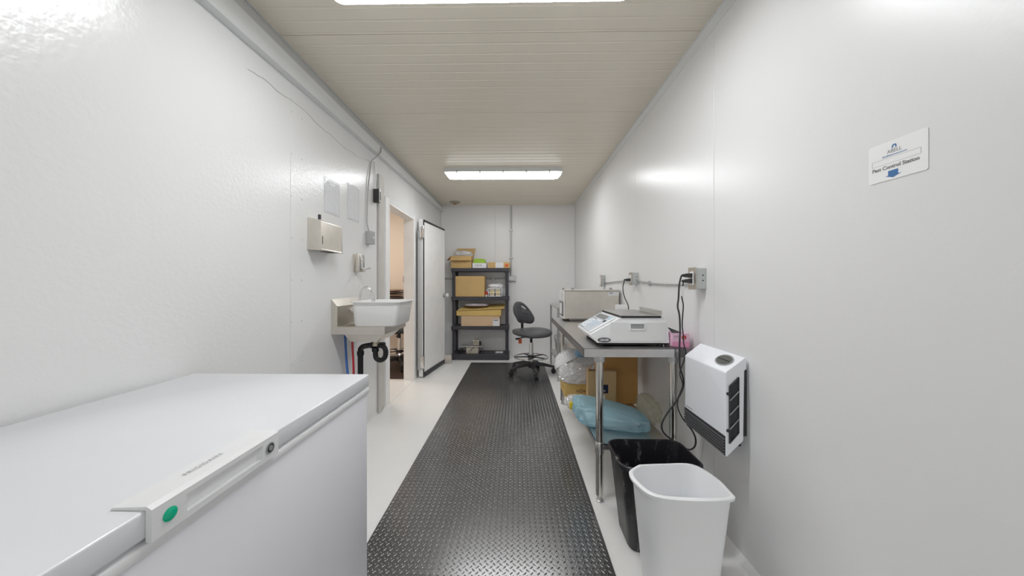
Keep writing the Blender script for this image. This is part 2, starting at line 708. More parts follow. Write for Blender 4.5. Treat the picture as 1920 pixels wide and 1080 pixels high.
# ------------------------------------------------ the next room, seen through the opening
SX0, SY0, SY1 = -3.3, 2.2, 5.3
b = B()
b.box(SX0, XL - 0.3, SY0, SY1, -0.06, 0.0)
struct(obj('floor_side_room', b, FLOOR, smooth=False))
b = B()
b.box(SX0, XL - WT, SY1, SY1 + 0.08, 0, ZC)
struct(obj('wall_side_room_back', b, BEIGE, smooth=False))
b = B()
b.box(SX0 - 0.08, SX0, SY0, SY1, 0, ZC)
struct(obj('wall_side_room_left', b, BEIGE, smooth=False))
b = B()
b.box(SX0, XL - WT, SY0 - 0.08, SY0, 0, ZC)
struct(obj('wall_side_room_front', b, BEIGE, smooth=False))
b = B()
b.box(SX0, XL - WT, SY0, SY1, ZC, ZC + 0.08)
struct(obj('ceiling_side_room', b, FRAMEW, smooth=False))

# ------------------------------------------------ open insulated door, folded back to the wall
n0, n1 = P(793, 707, 3.94), P(833, 680, 4.66)
d0 = Vector((n0.x, n0.y, 0))
d1 = Vector((n1.x, n1.y, 0))
ux = (d1 - d0).normalized()
nx = Vector((ux.y, -ux.x, 0))          # faces the room
DW = (d1 - d0).length
door = sempty('door_1', d0)
TH = 0.055


def dpt(u, n, z):
    return d0 + ux * u + nx * n + Vector((0, 0, z))


def dbox(u0, u1, na, nb, z0, z1, bev=0.0):
    q = B()
    c = dpt((u0 + u1) / 2, (na + nb) / 2, (z0 + z1) / 2)
    q.obox(c, ux, nx, (0, 0, 1), (u1 - u0) / 2, (nb - na) / 2, (z1 - z0) / 2, bev)
    return q


obj('leaf', dbox(0, DW, -TH, 0, 0.012, 1.94, 0.004), FRAMEW, door, smooth=False)
obj('gasket', dbox(0.002, 0.022, 0.0005, 0.010, 0.05, 1.937, 0.003), PLK, door)
obj('gasket', dbox(0.022, DW - 0.002, 0.0005, 0.010, 1.915, 1.937, 0.003), PLK, door)
obj('gasket', dbox(DW - 0.014, DW - 0.002, 0.0005, 0.008, 0.05, 1.915, 0.003), TRIM, door)
obj('sweep', dbox(0.002, DW - 0.002, 0.0005, 0.012, 0.008, 0.062, 0.003), PLK2, door)
obj('hinge_rail', dbox(-0.028, -0.002, -TH, -0.012, 0.10, 1.80, 0.003), TRIM_D, door)
for zz in (0.20, 1.78):
    q = dbox(-0.045, 0.004, -0.02, 0.018, zz - 0.07, zz + 0.07, 0.004)
    h = obj('hinge', q, CHROME, door)
    q = B()
    q.cyl(dpt(-0.030, 0.022, zz - 0.075), dpt(-0.030, 0.022, zz + 0.075), 0.011, n=12)
    obj('hinge_pin', q, CHROME, h)
kz = HC - (553.5 - VPY) * 4.6 / F
q = B()
q.lathe([(0.032, 0), (0.032, 0.006), (0.014, 0.008), (0.012, 0.05), (0.012, 0.052)], dpt(DW - 0.03, 0.0, kz), 16, nx)
kn = obj('release_knob', q, GALV, door)
q = B()
q.lathe([(0.008, 0.045), (0.026, 0.05), (0.030, 0.060), (0.026, 0.072), (0.008, 0.075)], dpt(DW - 0.03, 0.0, kz), 16, nx)
obj('knob_cap', q, PLW, kn)

# ================================================================== CEILING LAMPS
LENS = emitter('lamp_lens', (0.965, 0.985, 1.0), LAMP)
SKIRT = emitter('lamp_lens_side', (0.965, 0.985, 1.0), 3.0)


def make_lamp():
    r = thing('ceiling_lamp', 'x', 'ceiling light')
    L, W_ = 1.27, 0.15
    q = B()
    q.loft([[(-L / 2, -W_ / 2, 0), (L / 2, -W_ / 2, 0), (L / 2, W_ / 2, 0), (-L / 2, W_ / 2, 0)],
            [(-L / 2 - .008, -W_ / 2 - .004, -.050), (L / 2 + .008, -W_ / 2 - .004, -.050), (L / 2 + .008, W_ / 2 + .004, -.050), (-L / 2 - .008, W_ / 2 + .004, -.050)]])
    obj('housing', q, TRIM, r, smooth=False)
    q = B()
    a, c = L / 2, W_ / 2

    def rr(a_, c_, z, rad):
        out = []
        for sx, sy, a0 in ((1, 1, 0), (-1, 1, 90), (-1, -1, 180), (1, -1, 270)):
            for j in range(4):
                t = math.radians(a0 + j * 30)
                out.append(Vector((sx * (a_ - rad) + rad * math.cos(t), sy * (c_ - rad) + rad * math.sin(t), z)))
        return out
    q.loft([rr(a, c, -.051, .012), rr(a - .010, c - .006, -.065, .02), rr(a - .030, c - .016, -.088, .03)], False, False)
    obj('lens_side', q, SKIRT, r, smooth=False)
    q = B()
    q.loft([rr(a - .030, c - .016, -.088, .03), rr(a - .050, c - .034, -.095, .03)], False, True)
    obj('lens', q, LENS, r, smooth=False)
    for i in range(5):
        for s in (-1, 1):
            x = -0.5 + 0.25 * i
            q = B()
            q.box(x - .007, x + .007, s * (c + .004) - .004, s * (c + .004) + .004, -.064, -.030, .002, 1)
            obj('clip', q, GALV, r, smooth=False)
    return r


lamp = make_lamp()
lamp['group'] = 'strip lights along the ceiling'
lx = (XL + XR) / 2 + 0.0
for i, (yy_, lab) in enumerate(((1.285, 'bright white strip ceiling light nearest the camera, cut by the top edge'),
                                (3.555, 'bright white strip ceiling light further back, towards the shelves'),
                                (-2.05, 'white strip ceiling light behind the camera'))):
    o = lamp if i == 0 else copy_tree(lamp)
    o.location = (lx, yy_, ZC)
    o['label'] = lab

# lamp of the next room
r = thing('ceiling_lamp', 'warm ceiling panel light of the next room', 'ceiling light', (-2.25, 4.1, ZC))
q = B()
q.box(-2.75, -1.75, 3.9, 4.3, ZC - 0.03, ZC)
obj('housing', q, FRAMEW, r, smooth=False)
q = B()
q.box(-2.73, -1.77, 3.92, 4.28, ZC - 0.036, ZC - 0.0305)
obj('lens', q, emitter('lamp_lens_warm', (1.0, 0.91, 0.80), LAMP_SIDE), r, smooth=False)

# small round detector at the back of the ceiling
c = P(853, 380, 4.98)
q = B()
q.lathe([(0.085, 0), (0.085, -0.008), (0.060, -0.018), (0.030, -0.020)], (c.x, c.y, ZC), 24)
r = tag(obj('sprinkler_rose', q, mat('rose_bronze', (.40, .34, .29), .4)), 'small round sprinkler rose on the ceiling above the door', 'sprinkler')
q = B()
q.lathe([(0.030, -0.018), (0.028, -0.03), (0.016, -0.036)], (c.x, c.y, ZC), 12)
obj('sprinkler_head', q, CARD_D, r)

# ================================================================== FLOOR MAT
MX0, MX1, MY0, MY1, MZ = -0.662, 0.390, -1.4, 4.68, 0.006
r = thing('floor_mat', 'long black diamond plate runner mat down the middle of the floor', 'mat', ((MX0 + MX1) / 2, (MY0 + MY1) / 2, 0))
q = B()
q.box(MX0, MX1, MY0, MY1, 0.0005, MZ, 0.002, 1)
obj('base', q, RUBBER, r, smooth=False)


def treads(x0, x1, y0, y1, z, p, org):
    vs, fs = [], []
    L, Wd, H = p * 0.40, p * 0.12, 0.0028
    nx_, ny_ = int((x1 - x0) / p), int((y1 - y0) / p)
    for j in range(ny_):
        for i in range(nx_):
            for k, (ox, oy, an) in enumerate(((0.25, 0.25, 0.80), (0.75, 0.75, -0.80))):
                cx, cy = x0 + (i + ox) * p, y0 + (j + oy) * p
                ca, sa = math.cos(an), math.sin(an)
                n = len(vs)
                for (u, v, h) in ((-L, 0, 0), (-L * .45, -Wd, 0), (L * .45, -Wd, 0), (L, 0, 0), (L * .45, Wd, 0), (-L * .45, Wd, 0),
                                  (-L * .5, 0, H), (L * .5, 0, H)):
                    vs.append((cx + u * ca - v * sa - org.x, cy + u * sa + v * ca - org.y, z + h - org.z))
                fs += [(n, n + 1, n + 6), (n + 1, n + 2, n + 7, n + 6), (n + 2, n + 3, n + 7), (n + 3, n + 4, n + 7),
                       (n + 4, n + 5, n + 6, n + 7), (n + 5, n, n + 6)]
    me = bpy.data.meshes.new('treads')
    me.from_pydata(vs, [], fs)
    me.polygons.foreach_set('use_smooth', [True] * len(me.polygons))
    return me


o = link('treads', treads(MX0 + .006, MX1 - .006, MY0, MY1 - .004, MZ, 0.0272, ORI[r.name]), RUBBER_T, r)
o['kind'] = 'stuff'
# mat of the next room
r = thing('floor_mat', 'brown-black diamond plate mat behind the door opening', 'mat', (-1.9, 4.5, 0))
q = B()
q.box(-2.6, -1.36, 3.87, 5.1, 0.0005, MZ, 0.002, 1)
obj('base', q, RUBBER_B, r, smooth=False)
o = link('treads', treads(-1.99, -1.36, 3.88, 4.99, MZ, 0.034, ORI[r.name]), RUBBER_B, r)
o['kind'] = 'stuff'

# ================================================================== CHEST FREEZER
FXB, FXF, FY1, FZ = -1.205, -0.548, 1.19, 0.815
FY0 = 0.0
r = thing('chest_freezer', 'white chest freezer with green lamp and lock in the left foreground', 'freezer', ((FXB + FXF) / 2, 0.6, 0))
q = B()
q.box(FXB + .01, FXF - .004, FY0 + .005, FY1 - .004, 0.03, FZ - 0.066, 0.006)
obj('body', q, FREEZER_F, r)
q = B()
q.box(FXB + .008, FXF + .001, FY0 + .003, FY1 + .001, FZ - 0.069, FZ - 0.049, 0.004)
obj('rim', q, PLW, r)
q = B()
q.box(FXB + .02, FXF - .012, FY0 + .015, FY1 - .012, FZ - 0.050, FZ - 0.041)
obj('seal', q, PLG, r, smooth=False)
q = B()
q.box(FXB, FXF, FY0, FY1, FZ - 0.042, FZ, 0.004, 3)
lid = obj('lid', q, FREEZER, r)
for a, c in ((FXB + .04, FY0 + .06), (FXF - .06, FY0 + .06), (FXB + .04, FY1 - .06), (FXF - .06, FY1 - .06)):
    q = B()
    q.cyl((a, c, 0), (a, c, 0.031), 0.02)
    obj('foot', q, PLK, r)
# handle: wraps the lid edge; section in x-z, scoop in the middle
hy0 = -FXF * F / (VPX - 272) - .008
hy1 = -FXF * F / (VPX - 514) - .008
t0, t1, zb = FXF + .006, FXF + .010, FZ - 0.047


def hsec(Y, scoop):
    xf = t1 - 0.030 * scoop
    return [Vector((FXF - .052, Y, FZ + .0005)), Vector((FXF - .050, Y, FZ + .004)), Vector((t0 - .004, Y, FZ + .006)),
            Vector((t1, Y, FZ + .001)), Vector((t1, Y, FZ - .008)), Vector((xf, Y, FZ - .0085 - .012 * scoop)),
            Vector((xf, Y, FZ - .036)), Vector((t1, Y, FZ - .0365)), Vector((t1, Y, zb)), Vector((FXF + .0005, Y, zb)), Vector((FXF + .0005, Y, FZ + .0005))]


s0 = -FXF * F / (VPX - 340) - .008
s1 = -FXF * F / (VPX - 484) - .008
q = B()
q.loft([hsec(hy0, 0), hsec(s0, 0), hsec(s0 + .004, 1), hsec(s1 - .014, 1), hsec(s1, 0), hsec(hy1, 0)])
hd = obj('handle', q, PLW, lid, smooth=False)
gy = -FXF * F / (VPX - 307) - .008
ly = -FXF * F / (VPX - 497) - .008
q = B()
q.lathe([(0.0105, 0), (0.0105, 0.0012), (0.0085, 0.003), (0.004, 0.0042)], (t1, gy, FZ - .022), 20, (1, 0, 0))
obj('power_lamp', q, LEDG, lid)
q = B()
q.lathe([(0.012, 0), (0.012, 0.002), (0.009, 0.0025), (0.009, 0.0012), (0.0055, 0.0012), (0.0055, 0.004), (0.002, 0.004)], (t1, ly, FZ - .022), 20, (1, 0, 0))
obj('lock', q, GALV, lid)
q = B()
q.lathe([(0.0088, 0.0), (0.0088, 0.0018)], (t1, ly, FZ - .022), 20, (1, 0, 0))
obj('lock_ring', q, PLK, lid)
ty0 = 0.546
ty1 = 0.617
text('lettering', 'FRIGIDAIRE', 0.0115, INK_G, lid, (FXF - .020, (ty0 + ty1) / 2, FZ + .0060), (0, 1, 0), (-1, 0, 0.0), spacing=1.2, width=ty1 - ty0, lift=.0006)

# ================================================================== HAND SINK
d = 2.138
SY_ = 2.118
sx0, sx1 = XL, -0.873
sy0, sy1 = SY_, SY_ + 0.405
rim_z, ap = 0.864, 0.050
r = thing('hand_sink', 'stainless wall-hung hand sink with black trap and red and blue supply hoses', 'sink', ((sx0 + sx1) / 2, (sy0 + sy1) / 2, 0.75))
q = B()
# rim deck with inner opening, apron and tapered bowl
ix0, ix1, iy0, iy1 = sx0 + .075, sx1 - .03, sy0 + .035, sy1 - .035
outer = [(sx0 + .002, sy0), (sx1, sy0), (sx1, sy1), (sx0 + .002, sy1)]
inner = [(ix0, iy0), (ix1, iy0), (ix1, iy1), (ix0, iy1)]
bot = [(ix0 + .03, iy0 + .03), (ix1 - .05, iy0 + .03), (ix1 - .05, iy1 - .03), (ix0 + .03, iy1 - .03)]
v = lambda pts, z: [Vector((x, y_, z)) for x, y_ in pts]
Lo = q.loop(v(outer, rim_z - ap))
Lt = q.loop(v(outer, rim_z))
Li = q.loop(v(inner, rim_z))
Lb = q.loop(v(bot, 0.762))
q.bridge(Lo, Lt)
q.bridge(Lt, Li)
q.bridge(Li, Lb)
q.face(Lb)
out2 = [(ix0 - .006, iy0 - .006), (ix1 + .006, iy0 - .006), (ix1 + .006, iy1 + .006), (ix0 - .006, iy1 + .006)]
bot2 = [(ix0 + .024, iy0 + .024), (ix1 - .044, iy0 + .024), (ix1 - .044, iy1 - .024), (ix0 + .024, iy1 - .024)]
La = q.loop(v(out2, rim_z - ap))
Lc = q.loop(v(bot2, 0.756))
q.bridge(Lo, La)
q.bridge(La, Lc)
q.face(Lc)
obj('basin', q, STEEL_W, r, smooth=False)
q = B()
q.prism([(sx0, sy0, rim_z), (sx0 + .042, sy0, rim_z), (sx0 + .042, sy0, 1.000), (sx0 + .003, sy0, 1.047), (sx0, sy0, 1.047)], (0, sy1 - sy0, 0))
obj('backsplash', q, STEEL_W, r, smooth=False)
# faucet
fy = sy0 + 0.20
q = B()
fx = sx0 + 0.042
q.cyl((fx, fy, 0.955), (fx + .02, fy, 0.955), 0.024, 0.02, 18)
fau = obj('faucet', q, CHROME, r)
q = B()
q.tube([(fx + .015, fy, 0.955), (fx + .045, fy, .965), (fx + .052, fy, 1.02), (fx + .058, fy, 1.085), (fx + .085, fy, 1.122), (fx + .115, fy, 1.12), (fx + .135, fy, 1.085), (fx + .145, fy, 1.045)], 0.008, 10)
obj('spout', q, CHROME, fau)
q = B()
q.cyl((fx + .138, fy, 1.075), (fx + .152, fy, 1.015), 0.013, n=14)
obj('spray_head', q, CHROME, fau)
q = B()
q.tube([(fx + .02, fy - .02, 0.965), (fx + .05, fy - .04, .985), (fx + .07, fy - .06, .985)], 0.006, 8)
obj('lever', q, CHROME, fau)
# drain and trap (depth about the bowl middle)
dd = 2.30
tx = P(704.5, 640, dd)
cy = tx.y
q = B()
q.lathe([(0.030, 0.0), (0.030, -.008), (0.020, -.014), (0.020, -.03), (0.025, -.032), (0.025, -.05), (0.019, -.052)], (tx.x, cy, 0.758), 14)
obj('drain_nut', q, BRASS, r)
T = lambda px, py: P(px, py, dd)
q = B()
q.tube([T(704, 652), T(704, 664), T(706, 672), T(714, 675.5), T(721, 671), T(723.5, 661), T(721, 652), T(715, 648), T(708, 648.5)], 0.0175, 14, 6)
obj('trap', q, ABS, r)
q = B()
q.tube([T(718, 648) + Vector((0, .03, 0)), T(700, 648) + Vector((0, .03, 0)), T(684, 649), T(677.5, 653), T(676, 660), T(676, 690), T(676, 760)], 0.019, 14, 6)
obj('waste_pipe', q, ABS, r)
for px, py in ((697, 648.5), (676, 662), (704, 655)):
    q = B()
    c = T(px, py)
    if px == 697:
        q.cyl(c + Vector((-.014, .025, 0)), c + Vector((.014, .025, 0)), 0.024, n=14)
    else:
        q.cyl(c + Vector((0, 0, -.014)), c + Vector((0, 0, .014)), 0.024, n=14)
    obj('pipe_collar', q, ABS, r)
q = B()
q.tube([P(647, 622, 2.28), P(648, 645, 2.26), P(650, 680, 2.24), P(653, 712, 2.22), P(654, 760, 2.22)], 0.008, 8)
obj('hose', q, BLUEH, r)
q = B()
q.tube([P(660, 622, 2.26), P(661, 650, 2.24), P(663, 690, 2.22), P(664, 760, 2.2)], 0.0075, 8)
obj('hose', q, REDH, r)

# white tub standing in the sink
def rrect(x0, x1, y0, y1, z, rad, n=5):
    out = []
    for cx, cy_, a0 in ((x1 - rad, y1 - rad, 0), (x0 + rad, y1 - rad, 90), (x0 + rad, y0 + rad, 180), (x1 - rad, y0 + rad, 270)):
        for j in range(n):
            t = math.radians(a0 + 90 * j / (n - 1))
            out.append(Vector((cx + rad * math.cos(t), cy_ + rad * math.sin(t), z)))
    return out


ux0, ux1, uy0, uy1 = -1.105, -0.785, SY_ + .012, SY_ + 0.325
z0, z1 = rim_z + .001, 1.031
q = B()
q.loft([rrect(ux0 + .02, ux1 - .03, uy0 + .012, uy1 - .02, z0, .025), rrect(ux0 + .012, ux1 - .022, uy0 + .006, uy1 - .012, z0 + .008, .03),
        rrect(ux0, ux1, uy0, uy1, z1 - .006, .035), rrect(ux0 - .014, ux1 + .014, uy0 - .014, uy1 + .014, z1 - .006, .045),
        rrect(ux0 - .014, ux1 + .014, uy0 - .014, uy1 + .014, z1, .045), rrect(ux0 + .002, ux1 - .002, uy0 + .002, uy1 - .002, z1, .034),
        rrect(ux0 + .014, ux1 - .024, uy0 + .010, uy1 - .014, z0 + .012, .03)])
tag(obj('plastic_tub', q, TUB), 'white plastic tub standing in the hand sink under the faucet', 'tub')

# ------------------------------------------------ paper towel dispenser
ty, tY1 = PX(576, 440, XL).y, 2.105
tf = -1.149
r = thing('paper_towel_dispenser', 'stainless folded paper towel dispenser on the left wall', 'dispenser', (XL, (ty + tY1) / 2, 1.347))
q = B()
q.prism([(XL, ty, 1.350), (tf + .012, ty, 1.347), (tf, ty, 1.355), (tf, ty, 1.520), (tf - .004, ty, 1.526), (XL, ty, 1.543)], (0, tY1 - ty, 0), 0.003)
obj('housing', q, STEEL_W, r)
q = B()
q.box(tf - .05, tf + .0015, ty + .07, tY1 - .05, 1.346, 1.353)
obj('paper_slot', q, INK, r, smooth=False)
q = B()
q.box(tf, tf + .0012, ty + .015, ty + .019, 1.385, 1.432)
obj('sight_slot', q, INK, r, smooth=False)
q = B()
q.box(XL + .055, XL + .07, ty + .012, ty + .024, 1.531, 1.560, .003)
obj('key', q, PLK2, r)

# ------------------------------------------------ soap dispenser
s_y0 = PX(661.5, 490, XL).y
r = thing('soap_dispenser', 'small stainless soap dispenser with push lever above the sink', 'dispenser', (XL, s_y0 + .04, 1.24))
q = B()
q.box(XL, XL + .012, s_y0, s_y0 + .085, 1.245, 1.372, .004)
obj('back_plate', q, STEEL_W, r)
q = B()
q.box(XL + .012, XL + .045, s_y0 + .004, s_y0 + .080, 1.240, 1.378, .008, 3)
obj('tank', q, STEEL_W, r)
q = B()
q.box(XL + .045, XL + .062, s_y0 + .022, s_y0 + .062, 1.262, 1.370, .006)
obj('push_plate', q, CHROME, r)
q = B()
q.tube([(XL + .05, s_y0 + .042, 1.262), (XL + .075, s_y0 + .042, 1.262), (XL + .115, s_y0 + .042, 1.270)], 0.007, 10)
obj('lever', q, CHROME, r)
q = B()
q.cyl((XL + .07, s_y0 + .042, 1.262), (XL + .07, s_y0 + .042, 1.238), 0.008, 0.005, 10)
obj('nozzle', q, CHROME, r)

# ------------------------------------------------ sheets in plastic sleeves
for i, (q4, lab) in enumerate((([(607, 329), (637, 330), (635.5, 405.5), (607, 398)], 'printed sheet in a glossy plastic sleeve directly above the paper towel dispenser'),
                               ([(650, 340), (673, 345), (672.5, 418), (652, 411)], 'printed sheet in a plastic sleeve on the left wall, nearer the hanging cable'))):
    pts = [PX(a, c, XL) for a, c in q4]
    y0_, y1_ = (pts[0].y + pts[3].y) / 2, (pts[1].y + pts[2].y) / 2
    zt, zl = pts[0].z, pts[3].z
    r = thing('document_sleeve', lab, 'document', (XL, (y0_ + y1_) / 2, zl), 'sheets in plastic sleeves on the left wall')
    q = B()
    q.box(XL + .0006, XL + .0012, y0_ + .006, y1_ - .006, zl + .012, zt - .02)
    obj('page', q, PAGE, r, smooth=False)
    q = B()
    n = 14
    rows = []
    for a in range(n + 1):
        rows.append([q.bm.verts.new((XL + .0018 + .0045 * abs(noise.noise(Vector((a * .5, k * .5, i * 9)))) * (0.3 + a / n), y0_ + (y1_ - y0_) * k / 8, zl + (zt - zl) * a / n)) for k in range(9)])
    for a in range(n):
        for k in range(8):
            q.face([rows[a][k], rows[a][k + 1], rows[a + 1][k + 1], rows[a + 1][k]])
    obj('sleeve', q, SLEEVE, r)

# ------------------------------------------------ control box, junction box and hanging cables on the left wall
def lbox(name, px0, px1, py0, py1, depth, m, label, cat):
    """box on the left wall; px0 = wall edge of its near side, py0..py1 heights there"""
    a = PX(px0, py0, XL)
    c = PX(px0, py1, XL)
    fx_ = XL + depth
    dfar = fx_ * F / (px1 - VPX)
    y1_ = dfar + fx_ * math.tan(YAW)
    rr_ = thing(name, label, cat, (XL, (a.y + y1_) / 2, c.z))
    qq = B()
    qq.box(XL, fx_, a.y, y1_, c.z, a.z, .002, 1)
    return rr_, qq, a.y, y1_, c.z, a.z, fx_


r, q, a0, a1, z0, z1, fx_ = lbox('junction_box', 685, 702.5, 433, 457, 0.045, GALV, 'grey metal switch box hanging below the cable on the left wall', 'electrical box')
obj('box', q, GALV, r, smooth=False)
q = B()
q.box(fx_, fx_ + .003, a0 - .002, a1 + .002, z0 - .002, z1 + .002, .001, 1)
obj('cover_plate', q, GALV, r, smooth=False)
q = B()
q.box(fx_ + .003, fx_ + .012, (a0 + a1) / 2 - .006, (a0 + a1) / 2 + .006, (z0 + z1) / 2 - .012, (z0 + z1) / 2 + .012, .002, 1)
obj('switch', q, PLW, r, smooth=False)
r, q, a0, a1, z0, z1, fx_ = lbox('thermostat', 699.5, 713.5, 354, 379, 0.05, PLK, 'small black thermostat box with silver front on the left wall', 'thermostat')
obj('box', q, PLK2, r, smooth=False)
q = B()
q.box(fx_, fx_ + .006, a0 - .001, a1 + .001, z0, z1, .002, 1)
obj('cover', q, STEEL, r, smooth=False)
q = B()
q.box(fx_ + .006, fx_ + .008, a0 + .012, a1 - .012, z0 + .02, z1 - .02, .0005, 1)
obj('dial_window', q, PLK, r, smooth=False)
LX = XL + .012
LXc = XL + .050
q = B()
q.tube([P(714.5, 276, PX(714.5, 276, XL + .035).y), PX(714, 285, LXc), PX(706, 294, LXc), PX(697.5, 302, LX), PX(693.5, 325, LX), PX(690, 360, LX), PX(688.5, 400, LX), PX(688.5, 418, LX), PX(691.5, 433, XL + .02)], 0.0055, 8)
tag(obj('power_cable', q, GALV), 'thick grey cable from the ceiling down to the metal switch box', 'cable')
q = B()
q.tube([PX(701.5, 303, LX), PX(704, 320, LX), PX(705.5, 338, LX), PX(706, 354, XL + .02)], 0.004, 8)
tag(obj('control_cable', q, GALV), 'thin grey cable dropping to the black thermostat box', 'cable')
random.seed(4)
pts = []
wp = [(465, 131), (492, 147), (520, 169), (545, 187), (566, 204), (590, 226), (612, 246), (632, 264), (652, 280), (672, 294), (690, 303)]
for a, c in zip(wp[:-1], wp[1:]):
    for k in range(3):
        t = k / 3
        pts.append(PX(a[0] + (c[0] - a[0]) * t, a[1] + (c[1] - a[1]) * t + random.uniform(-2.2, 2.2), XL + .0022))
pts.append(PX(697, 304, XL + .004))
q = B()
q.tube(pts, 0.0012, 5, 3)
tag(obj('sensor_wire', q, TRIM_D), 'thin wavy wire running up the left wall below the cornice', 'wire')

# ================================================================== SHELVING AND WHAT STANDS ON IT
SD = 4.855
xa, xb = P(845.5, 600, SD).x, P(954.5, 600, SD).x
SYF, SYB = SD - .008, SD + .305
tops = (0.083, 0.508, 0.953, 1.386)
r = thing('shelving_unit', 'black plastic four-tier shelving unit against the back wall', 'shelf', ((xa + xb) / 2, (SYF + SYB) / 2, 0))
for i, zt in enumerate(tops):
    q = B()
    lip = 0.075 if i == 0 else 0.052
    z0 = zt - lip
    q.box(xa, xb, SYF, SYF + .022, z0, zt, .004, 1)
    q.box(xa, xb, SYB - .022, SYB, z0, zt, .004, 1)
    q.box(xa, xa + .022, SYF + .02, SYB - .02, z0, zt - .001)
    q.box(xb - .022, xb, SYF + .02, SYB - .02, z0, zt - .001)
    for k in range(22):
        x = xa + .03 + (xb - xa - .06) * k / 21
        q.box(x - .012, x + .012, SYF + .02, SYB - .02, zt - .012, zt - .002)
    for k in range(6):
        yk = SYF + .03 + (SYB - SYF - .06) * k / 5
        q.box(xa + .02, xb - .02, yk - .014, yk + .014, zt - .014, zt - .0025)
    obj('tier', q, SHELFK, r, smooth=False)
for x in (xa + .035, xb - .035):
    for yk in (SYF + .035, SYB - .035):
        q = B()
        for z0, z1 in zip((0.0,) + tops, tops):
            q.cyl((x, yk, z0), (x, yk, z1 - (.052 if z1 > .1 else .07)), 0.021, n=14)
            q.cyl((x, yk, z1 - .08 if z1 > .1 else 0), (x, yk, z1 - .05 if z1 > .1 else .02), 0.028, n=14)
        obj('post', q, SHELFK, r)


def S(px, py, dy=0.02):
    return P(px, py, SD + dy)


def carton(name, label, x0, x1, y0, y1, z0, z1, m, cat='box', tape=None, group=None):
    rr_ = thing(name, label, cat, ((x0 + x1) / 2, (y0 + y1) / 2, z0), group)
    qq = B()
    qq.box(x0, x1, y0, y1, z0, z1, .003, 1)
    obj('body', qq, m, rr_, smooth=False)
    if tape:
        qq = B()
        qq.box((x0 + x1) / 2 - .022, (x0 + x1) / 2 + .022, y0 - .0006, y1 + .0006, z1 - .03, z1 + .0006)
        obj('tape', qq, tape, rr_, smooth=False)
    return rr_


# top tier: open carton with flaps
T3 = tops[3]
a, c = S(845, 502.6), S(883.6, 479.5)
x0, x1, y0, y1, z0, z1 = a.x, c.x, SD + .03, SD + .28, T3, c.z
r = thing('open_carton', 'open brown carton with raised flaps and plastic inside, on the top tier', 'box', ((x0 + x1) / 2, (y0 + y1) / 2, z0))
t = .004
q = B()
q.box(x0, x1, y0, y0 + t, z0, z1)
q.box(x0, x1, y1 - t, y1, z0, z1)
q.box(x0, x0 + t, y0 + t, y1 - t, z0, z1)
q.box(x1 - t, x1, y0 + t, y1 - t, z0, z1)
q.box(x0 + t, x1 - t, y0 + t, y1 - t, z0, z0 + t)
obj('body', q, CARD, r, smooth=False)
q = B()   # front flap hangs out and down a little
q.sheet([(x0, y0, z1), (x1, y0, z1), (x1 + .008, y0 - .048, z1 - .070), (x0 - .008, y0 - .048, z1 - .070)], .003)
obj('flap', q, CARD, r, smooth=False)
q = B()
q.sheet([(x0 + .03, y1 - .004, z1), (x1, y1 - .004, z1), (x1 + .03, y1 + .01, S(0, 465.7, .27).z), (x0 + .045, y1 + .01, S(0, 465.7, .27).z)], .003)
obj('flap', q, CARD, r, smooth=False)
q = B()
q.sheet([(x0, y0 + .01, z1), (x0, y1 - .01, z1), (x0 - .070, y1 - .02, z1 - .05), (x0 - .070, y0 + .02, z1 - .07)], .003)
obj('flap', q, CARD, r, smooth=False)
q = B()
q.sheet([(x1, y0 + .01, z1), (x1, y1 - .01, z1), (x1 + .011, y1 - .02, z1 - .065), (x1 + .011, y0 + .02, z1 - .07)], .003)
obj('flap', q, CARD, r, smooth=False)
q = B()
for k in range(4):
    q.tube([(x0 + .04 + .05 * k, y0 - .0015, z1 - .09), (x0 + .06 + .05 * k, y0 - .0015, z1 - .115), (x0 + .09 + .045 * k, y0 - .0015, z1 - .095)], .002, 5, 4)
obj('print', q, CARD_D, r)
q = B()
q.blob(((x0 + x1) / 2, (y0 + y1) / 2 + .03, z1 + .03), ((x1 - x0) * .42, .09, .055), 3, .8, .16, 3.5)
tag(obj('crumpled_plastic', q, FILMM), 'crumpled clear plastic bulging out of the open carton', 'plastic')

# white box with green lid
a, c = S(885.5, 502.6), S(912, 493.2)
r = carton('tissue_box', 'small white box with a lime green lid on the top tier', a.x, c.x, SD + .02, SD + .19, T3, c.z, PAPER)
q = B()
z = c.z
g0, g1 = S(888, 485).x, S(907, 485).x
q.sheet([(a.x + .01, SD + .03, z + .002), (c.x - .03, SD + .03, z + .002), (c.x - .05, SD + .10, z + .068), (a.x + .02, SD + .10, z + .068)], .004)
q.sheet([(c.x - .03, SD + .03, z + .002), (c.x - .004, SD + .17, z + .002), (c.x - .03, SD + .16, z + .05), (c.x - .05, SD + .10, z + .068)], .004)
obj('lid', q, GREEN, r, smooth=False)
q = B()
for k, w in enumerate((.012, .02, .014, .018, .012)):
    xk = a.x + .045 + k * .022
    q.box(xk, xk + w * .8, SD + .0185, SD + .02, z - .04, z - .026)
obj('print', q, INK_G, r, smooth=False)
# tan box with a white middle
a, c = S(915, 502.6), S(957.5, 491.6)
r = carton('flat_carton', 'low tan carton with a white label across its middle, on the top tier', a.x, c.x - .012, SD + .02, SD + .22, T3, c.z, CARD)
q = B()
q.box(S(929, 0).x, S(944, 0).x, SD + .0185, SD + .02, T3 + .003, c.z - .003)
obj('label_patch', q, PAPER, r, smooth=False)
q = B()
q.box(S(947, 0).x, S(953, 0).x, SD + .0185, SD + .02, T3 + .02, c.z - .03)
obj('print', q, ORANGE, r, smooth=False)

